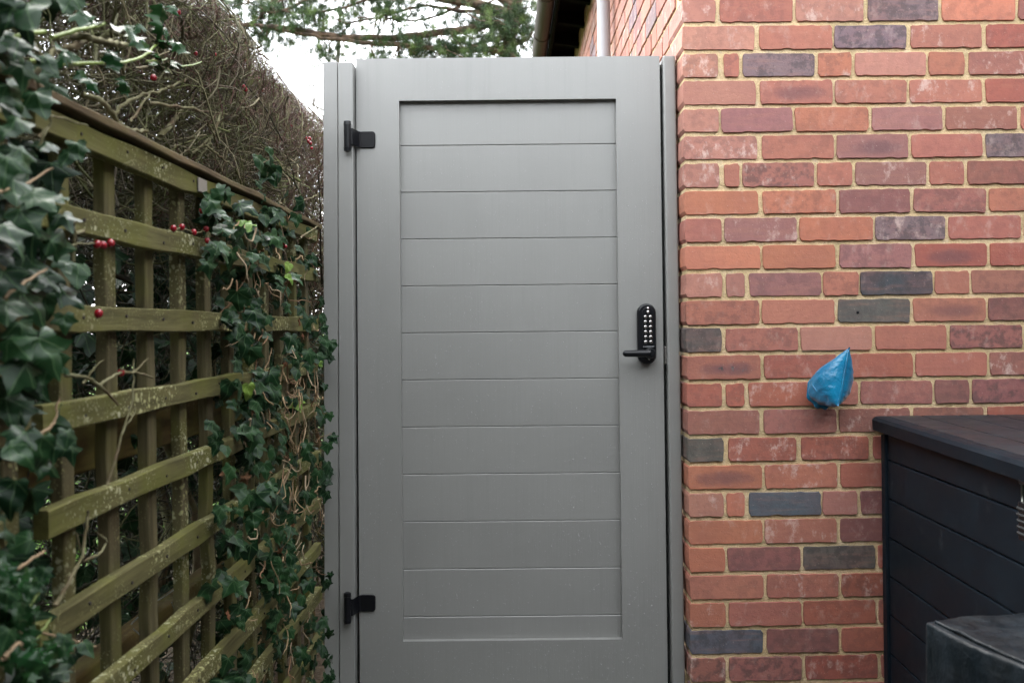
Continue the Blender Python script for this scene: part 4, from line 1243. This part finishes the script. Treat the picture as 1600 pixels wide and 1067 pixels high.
# --- holly
HOLLY_HALF = [[(0, 0), (0.10, 0.04), (0.30, 0.05), (0.20, 0.18), (0.22, 0.26), (0.44, 0.30), (0.27, 0.42), (0.26, 0.50), (0.42, 0.58), (0.22, 0.66), (0.20, 0.74), (0.28, 0.82), (0.10, 0.86), (0, 1.08)],
              [(0, 0), (0.12, 0.06), (0.34, 0.10), (0.21, 0.24), (0.24, 0.34), (0.42, 0.42), (0.24, 0.52), (0.22, 0.62), (0.34, 0.72), (0.14, 0.80), (0, 1.1)]]
HOLLY_NP = [leaf_from_outline('holly', HOLLY_HALF[k % 2], M_HOLLY, random.uniform(.3, .7), random.uniform(.1, .5), random.uniform(.06, .12), k + 20) for k in range(5)]
HM = [mesh_np('holly_leaf', V, Fc, M_HOLLY, True, None, uv) for V, Fc, uv in HOLLY_NP]
def holly(label, origin, leaves, stems):
    h = thing('holly_sprig', label, 'holly', origin)
    for u, v, X, s, n, tip in leaves:
        leaf_obj('leaf', random.choice(HM), h, origin, at_x(u, v, X), rnd_dir(n, .15), tip, s)
    for path, r0, r1 in stems:
        P = [np.array(at_x(*p) - Vector(origin)) for p in path]
        link('stem', tube_mesh('stem', P, r0, r1, M_GSTEM, len(P) * 5, 7, 0.0004), h)
ho = at_x(200, 95, -.60)
holly('glossy dark holly sprig with green stems at the top of the hedge', ho,
      [(160, 38, -.56, .050, (.5, -.6, .6), (.1, -.4, .6)), (175, 38, -.56, .048, (.3, -.4, .8), (.0, .6, -.5)), (198, 50, -.565, .044, (.5, -.5, .5), (.1, .4, -.9)), (250, 8, -.59, .052, (.7, -.6, .2), (0, .1, -1)), (255, 48, -.59, .046, (.6, -.4, .6), (0, .5, .4)),
       (245, 60, -.585, .040, (.3, -.2, .9), (0, .8, -.3)), (262, 62, -.59, .038, (.5, -.5, .5), (0, .6, -.6)), (228, 96, -.59, .050, (.2, -.4, .9), (.1, .7, -.5)), (262, 98, -.60, .046, (.2, -.3, .9), (0, .9, -.1)), (120, 95, -.57, .036, (.5, -.5, .6), (.1, -.3, .8)),
       (120, 112, -.57, .034, (.5, -.5, .6), (0, .5, -.8)), (170, 75, -.575, .04, (.5, -.6, .4), (.1, .2, -1)), (150, 25, -.57, .036, (.4, -.6, .6), (0, -.6, .6)), (226, 40, -.60, .034, (.4, -.4, .8), (0, -.6, .4)), (240, 84, -.59, .032, (.4, -.4, .8), (0, .7, .1)),
       (190, 118, -.585, .03, (.5, -.5, .5), (0, .3, -.9)), (110, 88, -.57, .03, (.5, -.5, .5), (0, -.8, .2)), (270, 20, -.60, .036, (.5, -.5, .5), (0, .5, .6))],
      [([(45, 95, -.60), (95, 100, -.585), (140, 99, -.58), (190, 98, -.585), (225, 88, -.59), (246, 68, -.59)], .0030, .0022), ([(80, 60, -.59), (120, 48, -.575), (150, 42, -.565), (165, 38, -.56)], .003, .002),
       ([(10, 70, -.59), (35, 55, -.575), (70, 50, -.57)], .004, .003), ([(228, 96, -.59), (250, 95, -.59), (262, 92, -.60)], .0016, .0012), ([(275, 105, -.60), (300, 102, -.60), (315, 97, -.61)], .0016, .0012)])
ho2 = at_x(40, 960, -.58)
hl = []
for _ in range(46):
    u, v = random.uniform(-5, 85), random.uniform(895, 1040)
    if u > 60 and v < 940: continue
    hl.append((u, v, random.uniform(-.575, -.545), random.uniform(.022, .036), (.5, -.5, .6), (random.gauss(0, .3), random.gauss(0, .6), random.gauss(-.2, .6))))
holly('low spiny holly sprig at the foot of the trellis, dark and glossy', ho2, hl, [([(0, 1010, -.57), (30, 970, -.565), (62, 925, -.56)], .0022, .0014), ([(10, 1030, -.57), (55, 1000, -.56), (80, 965, -.56)], .002, .0012)])

# loose garden wire behind the lattice
wire = thing('garden_wire', 'thin blue grey garden wire looped behind the lower lattice', 'wire', at_x(245, 985, -.66))
for path in [[(205, 975, -.64), (235, 945, -.645), (262, 928, -.645), (290, 905, -.65)], [(208, 982, -.635), (217, 990, -.63), (221, 1002, -.635), (221, 1066, -.64)], [(268, 940, -.637), (273, 955, -.635), (275, 970, -.637)], [(276, 1067, -.64), (276, 1048, -.64), (290, 1036, -.64)], [(320, 1035, -.64), (324, 1010, -.64), (330, 992, -.64), (324, 1000, -.64), (318, 1006, -.64)]]:
    link('strand', tube_mesh('strand', [np.array(at_x(*p) - wire.location) for p in path], .0009, .0009, mat_simple('galvanised_wire', (.20, .25, .28), .4, .5, .6), 14, 5), wire)


# ------------------------------------------------------------------ tap cover
tap = thing('tap_cover', 'bright blue padded tap cover with a drawn neck on the brick wall', 'tap cover', at(1283, 612, 2.64))
TO = tap.location
def tap_mesh():
    a0 = np.array(at(1284, 612, 2.635)); a1 = np.array(at(1313, 592, 2.515))
    top = np.array(at(1327, 543, 2.53)); bot = np.array(at(1309, 634, 2.52))
    ax = a1 - a0
    seam = (top - bot); sl = np.linalg.norm(seam) / 2; sd = seam / np.linalg.norm(seam)
    sc = (top + bot) / 2
    nrm = np.cross(sd, ax / np.linalg.norm(ax)); nrm /= np.linalg.norm(nrm)
    NS, NA = 44, 84
    V = []
    rs = np.random.default_rng(2)
    ph = rs.uniform(0, 6.28, 8)
    for i in range(NS):
        s = i / (NS - 1)
        c = a0 + (sc - a0) * s
        neck = 0.040
        if s < 0.14:
            maj = 0.050 * (0.82 + 0.24 * math.sin(s / 0.14 * 3.14)); mnr = maj * 0.92
        elif s < 0.24:
            k = (s - .14) / .10; maj = 0.041 + 0.011 * k; mnr = 0.038 + 0.014 * k
        else:
            k = (s - .24) / .76
            maj = 0.052 + (sl - 0.052) * k ** 0.9
            mnr = 0.054 * math.sqrt(max(0.0, 1 - k ** 2.2)) + 0.0012
        d2 = sd if s > .2 else sd
        for j in range(NA):
            a = 2 * math.pi * j / NA
            ga = math.sin(9 * a + ph[0] + 1.5 * math.sin(2 * a + ph[3]))
            rip = 1 + (0.06 if s < .2 else 0.045) * ga * max(0, 1 - s / .45) + 0.022 * math.sin(4 * a + 8 * s + ph[1]) + 0.014 * math.sin(13 * a - 14 * s + ph[2]) * (0.3 + s)
            # puckers drawn in along the sewn end
            rip += 0.10 * max(0, s - .55) * math.sin(19 * math.cos(a) + 2.0 * math.sin(7 * math.cos(a) + ph[4]) + (0 if a < math.pi else 2.2))
            ca, sa = math.cos(a), math.sin(a)
            # pillow section: pointed at the seam ends as the bag closes
            pw = 1 + 0.4 * max(0, s - .4)
            ca2 = math.copysign(abs(ca) ** 1.0, ca); sa2 = math.copysign(abs(sa) ** pw, sa)
            V.append(c + d2 * maj * ca2 * (rip if s < .8 else 1) + nrm * mnr * sa2 * rip)
    Fc = []
    for i in range(NS - 1):
        for j in range(NA):
            k = (j + 1) % NA
            Fc.append((i * NA + j, i * NA + k, (i + 1) * NA + k, (i + 1) * NA + j))
    Fc.append(tuple(range(NA))[::-1]); Fc.append(tuple((NS - 1) * NA + j for j in range(NA)))
    V = np.array(V) - np.array(TO)
    seam_pts = [np.array(p) - np.array(TO) for p in (top, top * .75 + bot * .25 + np.array([-.001, -.0035, 0]), top * .5 + bot * .5 + np.array([-.001, -.005, 0]), top * .25 + bot * .75 + np.array([0, -.0035, 0]), bot)]
    return mesh('bag', V, Fc, M_BLUE, True), seam_pts
bag_me, seam_pts = tap_mesh()
link('bag', bag_me, tap)
link('seam', tube_mesh('seam', seam_pts, .0022, .0022, M_BLUE, 24, 6, 0.0004), tap)
cd = at(1276, 603, 2.60) - TO
link('drawstring', tube_mesh('drawstring', [(cd.x - .012, cd.y, cd.z + .014), (cd.x - .016, cd.y - .02, cd.z), (cd.x - .006, cd.y - .03, cd.z - .016), (cd.x + .008, cd.y - .03, cd.z - .026)], .0022, .0022, M_BLUE, 16, 6), tap)


# ------------------------------------------------------------------ storage box, padlock, covered thing in front
BX, BY = 1.036, 2.618
sbox = thing('storage_box', 'charcoal plastic garden storage box with boarded sides against the brick wall', 'storage box', (BX, BY, 0), (0, 0, -0.02))
LID_Z = CZ - 0.276
BL = 1.38
post_m = M_RESIN
box('corner_post', 0.0, 0.05, -0.030, 0.0, 0.02, LID_Z - 0.05, M_RESIN, sbox, 0.003, 2)
box('corner_post', 0.0, 0.05, -BL, -BL + 0.03, 0.02, LID_Z - 0.05, M_RESIN, sbox, 0.003, 2)
zt = CZ - (718 - 509 + 8) / 1412 * 2.585
zz = LID_Z - 0.048; lo = zt
while zz > 0.03:
    lo = max(lo, 0.02)
    bm = box_bm(0.007, 0.03, -BL + 0.032, -0.032, lo + 0.0016, zz - 0.0016, 0.004, 2)
    link('side_board', bm_mesh(bm, 'side_board', M_RESIN), sbox)
    zz = lo; lo = lo - 0.1105
box('inner_wall', 0.022, 0.70, -BL + 0.02, -0.01, 0.02, LID_Z - 0.05, M_RESIN, sbox)
lid = link('lid', None, sbox, (0, 0, LID_Z), (0.012, 0.0, 0)); lid.empty_display_size = 0.05
def lid_mesh():
    # moulded rim, chamfered along its edge
    prof = [(-0.018, -0.040), (-0.020, -0.010), (-0.012, -0.002), (0.0, 0.0), (0.02, 0.0), (0.02, -0.045), (0.004, -0.047)]
    V, Fc = [], []
    for y in (0.012, -BL - 0.012):
        V += [(a, y, b) for a, b in prof]
    m = len(prof)
    for i in range(m):
        j = (i + 1) % m
        Fc.append((i, j, m + j, m + i))
    Fc.append(tuple(range(m))[::-1]); Fc.append(tuple(range(m, 2 * m)))
    return mesh('lid_rim', V, Fc, M_RESIN)
bpy.data.objects.remove(lid)
lid = link('lid', lid_mesh(), sbox, (0, 0, LID_Z), (0.012, 0.0, 0))
xx = 0.0215
for w in (0.098, 0.108, 0.108, 0.108, 0.108, 0.108):
    bm = box_bm(xx + 0.0014, xx + w - 0.0014, -BL - 0.010, 0.010, -0.03, 0.0005, 0.003, 2)
    link('lid_board', bm_mesh(bm, 'lid_board', M_LID), lid)
    xx += w
box('lid_core', 0.021, xx, -BL, 0.0, -0.045, -0.01, M_RESIN, lid)
plx = Vector((1.012, 1.79, CZ - 0.40))
pad = thing('padlock', 'black combination padlock hanging from the storage box lid at the picture edge', 'padlock', (1.006, 1.812, CZ - 0.345))
arc = [(0, 0.011 * math.cos(a), 0.018 + 0.012 * math.sin(a)) for a in [math.pi * i / 8 for i in range(9)]]
link('shackle', tube_mesh('shackle', [(0, 0.011, -0.024)] + arc + [(0, -0.011, -0.024)], .0032, .0032, mat_simple('worn_chrome', (.12, .125, .11), .35, .5, 1.0), 26, 8), pad)
box('lock_body', -0.008, 0.008, -0.016, 0.016, -0.100, -0.022, M_BLACK, pad, 0.004, 2)
for k in range(5):
    V, Q = tubes(np.array([[(0, -0.0168, 0), (0, -0.0165, 0), (0, 0.0165, 0), (0, 0.0168, 0)]]) , np.array([[.006, .0105, .0105, .006]]), 14)
    link('number_wheel', mesh('number_wheel', V, [tuple(q) for q in Q] + [tuple(range(14)), tuple(range(42, 56))[::-1]], mat_simple('dull_wheel', (.035, .04, .042), .4, .4, .3)), pad, (0, 0, -0.036 - k * 0.0125)).scale = (1, 1, .5)
box('hasp', -0.004, 0.028, -0.02, 0.02, 0.012, 0.03, M_BLACK, pad, 0.002, 1)

q = at(1445, 970, 1.5)
cov = thing('weather_cover', 'low dark slate weather cover with a piped top edge before the storage box', 'cover', (q.x, q.y, 0), (0, 0, 0.26))
def cover_mesh():
    bm = bmesh.new()
    W, L, H = 0.42, 0.62, q.z
    nx, ny, nz = 14, 18, 16
    def P(x, y, z): return Vector((x, y, z))
    bmesh.ops.create_cube(bm, size=1)
    for v in bm.verts: v.co = Vector(((v.co.x + .5) * W, (v.co.y - .5) * L, (v.co.z + .5) * H))
    bmesh.ops.bevel(bm, geom=list(bm.edges), offset=0.006, segments=2, affect='EDGES', profile=0.6)
    bmesh.ops.subdivide_edges(bm, edges=[e for e in bm.edges if e.calc_length() > .2], cuts=11, use_grid_fill=True)
    from mathutils import noise as mn
    for v in bm.verts:
        c = v.co
        k = mn.noise(c * 5.0) * 0.012 + mn.noise(c * 12.0) * 0.005
        sag = 0.014 * max(0, 1 - ((c.x - W / 2) / (W / 2)) ** 2) * max(0, 1 - ((c.y + L / 2) / (L / 2)) ** 2) if c.z > H - .05 else 0
        flare = 1 + 0.03 * (1 - c.z / H)
        v.co = Vector(((c.x - W / 2) * flare + W / 2 + k * .8, (c.y + L / 2) * flare - L / 2 + k * .8, c.z - sag + (k * .6 if c.z > .1 else 0)))
    return bm_mesh(bm, 'cover', M_COVER, True)
link('cover', cover_mesh(), cov)
P = [(0.012, -0.612, q.z + .001), (0.011, -0.4, q.z + .001), (0.011, -0.2, q.z + .001), (0.012, -0.012, q.z + .001)]
link('piping', tube_mesh('piping', P, .0035, .0035, M_COVER, 20, 6, .0008), cov)


# ------------------------------------------------------------------ pine beyond the gate
PD = 10.0
po = at(800, 509, PD); po.z = 0
pine = thing('pine_tree', 'dark green pine with long level brown branches above the gate', 'pine tree', po)
PO = np.array(po)
def pp(u, v, D=PD): return np.array(at(u, v, D)) - PO
link('trunk', tube_mesh('trunk', [pp(806, 1150), pp(802, 700), pp(798, 300), pp(796, 90), pp(800, 40), pp(815, -60), pp(830, -300)], .10, .06, M_PBARK, 40, 10, .006), pine)
limbs = [([(797, 60, 10), (775, 36, 9.9), (745, 44, 9.7), (700, 50, 9.5), (650, 57, 9.4), (590, 60, 9.3), (520, 57, 9.2), (460, 47, 9.1), (400, 40, 9.0), (355, 38, 8.9)], .050, .018),
         ([(797, 82, 10), (760, 79, 9.8), (700, 78, 9.6), (640, 72, 9.4), (570, 67, 9.2), (500, 58, 9.1), (430, 46, 9.0)], .042, .014),
         ([(812, 30, 10), (790, 22, 9.8), (750, 8, 9.6), (690, -3, 9.4), (640, -12, 9.3), (560, -20, 9.2)], .075, .03),
         ([(806, 12, 10), (770, -10, 9.9), (700, -45, 9.8), (600, -60, 9.6)], .06, .02),
         ([(790, 20, 9.8), (720, 18, 9.5), (660, 10, 9.3), (600, 25, 9.2), (540, 38, 9.1)], .022, .008),
         ([(800, 60, 10), (770, 62, 10.3), (740, 72, 10.5), (725, 84, 10.6)], .03, .012),
         ([(800, 70, 10), (825, 60, 10.1), (835, 45, 10.2)], .03, .012),
         ([(560, -30, 9.2), (500, -10, 9.2), (430, 20, 9.1), (390, 5, 9.0)], .02, .008),
         ([(640, -40, 9.3), (560, 5, 9.3), (480, 20, 9.2), (420, 12, 9.0)], .018, .007),
         ([(640, -12, 9.3), (610, 10, 9.2), (600, 40, 9.2), (588, 60, 9.2)], .012, .006),
         ([(720, 10, 9.5), (660, 32, 9.4), (620, 30, 9.4), (560, 28, 9.3)], .014, .006),
         ([(480, -40, 9.2), (440, 0, 9.2), (400, 30, 9.1), (370, 60, 9.1)], .014, .006),
         ([(370, 20, 8.9), (380, 50, 8.9), (388, 72, 8.9)], .008, .004)]
need = []
for path, r0, r1 in limbs:
    P = [pp(*p) for p in path]
    link('branch', tube_mesh('branch', P, r0, r1, M_PBARK, len(P) * 5, 7, .005), pine)
    S = smooth_path(P, len(P) * 7)
    need.append(S)
# twiglets and needle tufts, in clumps
clumps = []
for (u0, v0, u1, v1, n) in [(335, -30, 420, 45, 30), (400, -30, 520, 50, 46), (395, 45, 480, 66, 10), (340, 55, 400, 72, 4), (380, 60, 450, 78, 7), (520, -25, 640, 42, 44), (485, 40, 545, 54, 8), (500, 76, 545, 88, 8), (570, 76, 640, 92, 14), (575, 60, 650, 66, 2), (640, 66, 700, 92, 16),
                            (640, -25, 740, 22, 20), (690, 26, 740, 66, 6), (745, 20, 835, 90, 36), (790, -20, 838, 50, 22), (620, 70, 760, 96, 14), (330, -120, 840, -30, 90), (710, 70, 770, 95, 9), (735, 30, 770, 50, 4)]:
    for k in range(n):
        u, v = random.uniform(u0, u1), random.uniform(v0, v1)
        clumps.append((pp(u, v, random.uniform(8.9, 10.3)), random.uniform(.6, 1.15), u))
Vn, Cn, tw = [], [], []
for c_, s, u in clumps:
    # joined back to the nearest limb by a thin twig
    best = min((S[np.argmin(((S - c_) ** 2).sum(1))] for S in need), key=lambda q: ((q - c_) ** 2).sum())
    if ((best - c_) ** 2).sum() < 0.7:
        mid = (best + c_) / 2 + rng.normal(0, .03, 3); mid[2] -= .03
        tw.append(np.array([best, mid, c_]))
    for t_ in range(7):
        tc = c_ + rng.normal(0, .13, 3) * s * [1, 1, .6]
        up = np.array([rng.normal(0, .5), rng.normal(0, .5), .7])
        nn = 56
        d = rng.normal(0, 1, (nn, 3)) + up; d /= np.linalg.norm(d, axis=1, keepdims=True)
        ln = rng.uniform(.05, .105, (nn, 1)) * s
        side = np.cross(d, rng.normal(0, 1, (nn, 3))); side /= np.linalg.norm(side, axis=1, keepdims=True)
        b0 = tc + rng.normal(0, .012, (nn, 3))
        w = 0.0019
        tri = np.stack([b0 - side * w, b0 + side * w, b0 + d * ln], 1)
        Vn.append(tri.reshape(-1, 3))
        base = np.array([(0.018, 0.040, 0.014), (0.035, 0.068, 0.020), (0.075, 0.115, 0.032), (0.026, 0.05, 0.02)])[rng.integers(0, 4)]
        Cn.append(np.tile(base * rng.uniform(.8, 1.25), (nn * 3, 1)))
Vn = np.vstack(Vn)
tag(link('needles', mesh_np('needles', Vn, np.arange(len(Vn)).reshape(-1, 3), M_NEEDLE, False, np.vstack(Cn)), pine), kind='stuff')
V, Q = tubes(np.array(tw), np.tile([.009, .006, .004], (len(tw), 1)), 4)
tag(link('twigs', mesh_np('twigs', V, Q, M_PBARK, True), pine), kind='stuff')

# bare tree far behind, left of the post
bo = at(520, 509, 16.0); bo.z = 0
bare = thing('bare_tree', 'thin leafless tree against the white sky beside the gate post', 'tree', bo)
link('trunk', tube_mesh('trunk', [np.array((0, 0, 0)), np.array((.03, 0, 2.0)), np.array(at(522, 210, 16)) - np.array(bo), np.array(at(530, 60, 16)) - np.array(bo)], .09, .03, M_BARE, 16, 7, .005), bare)
segs = []
def grow(p, d, L, r, depth):
    pts = [p]
    for k in range(4):
        d = d + rng.normal(0, .22, 3); d /= np.linalg.norm(d)
        pts.append(pts[-1] + d * L / 4)
    segs.append((np.array(pts), r))
    if depth > 0:
        for k in range(3):
            i = random.choice((2, 3, 4))
            d2 = d + rng.normal(0, .55, 3) * [1, .5, 1]; d2[2] += .15; d2 /= np.linalg.norm(d2)
            grow(pts[i], d2, L * random.uniform(.55, .8), r * .62, depth - 1)
for u, v, du, dv in [(520, 215, -40, -55), (522, 180, -45, -45), (522, 150, -35, -40), (520, 240, -60, -40), (524, 120, -25, -35), (515, 200, -30, -70)]:
    p = np.array(at(u, v, 16)) - np.array(bo); e = np.array(at(u + du, v + dv, 16)) - np.array(bo)
    d = e - p; L = np.linalg.norm(d); grow(p, d / L, L * .8, .021, 3)
P = np.stack([s[0] for s in segs]); Rr = np.array([[s[1] * k for k in (1, .9, .8, .7, .6)] for s in segs])
V, Q = tubes(P, Rr, 4)
tag(link('branches', mesh_np('branches', V, Q, M_BARE, True), bare), kind='stuff')
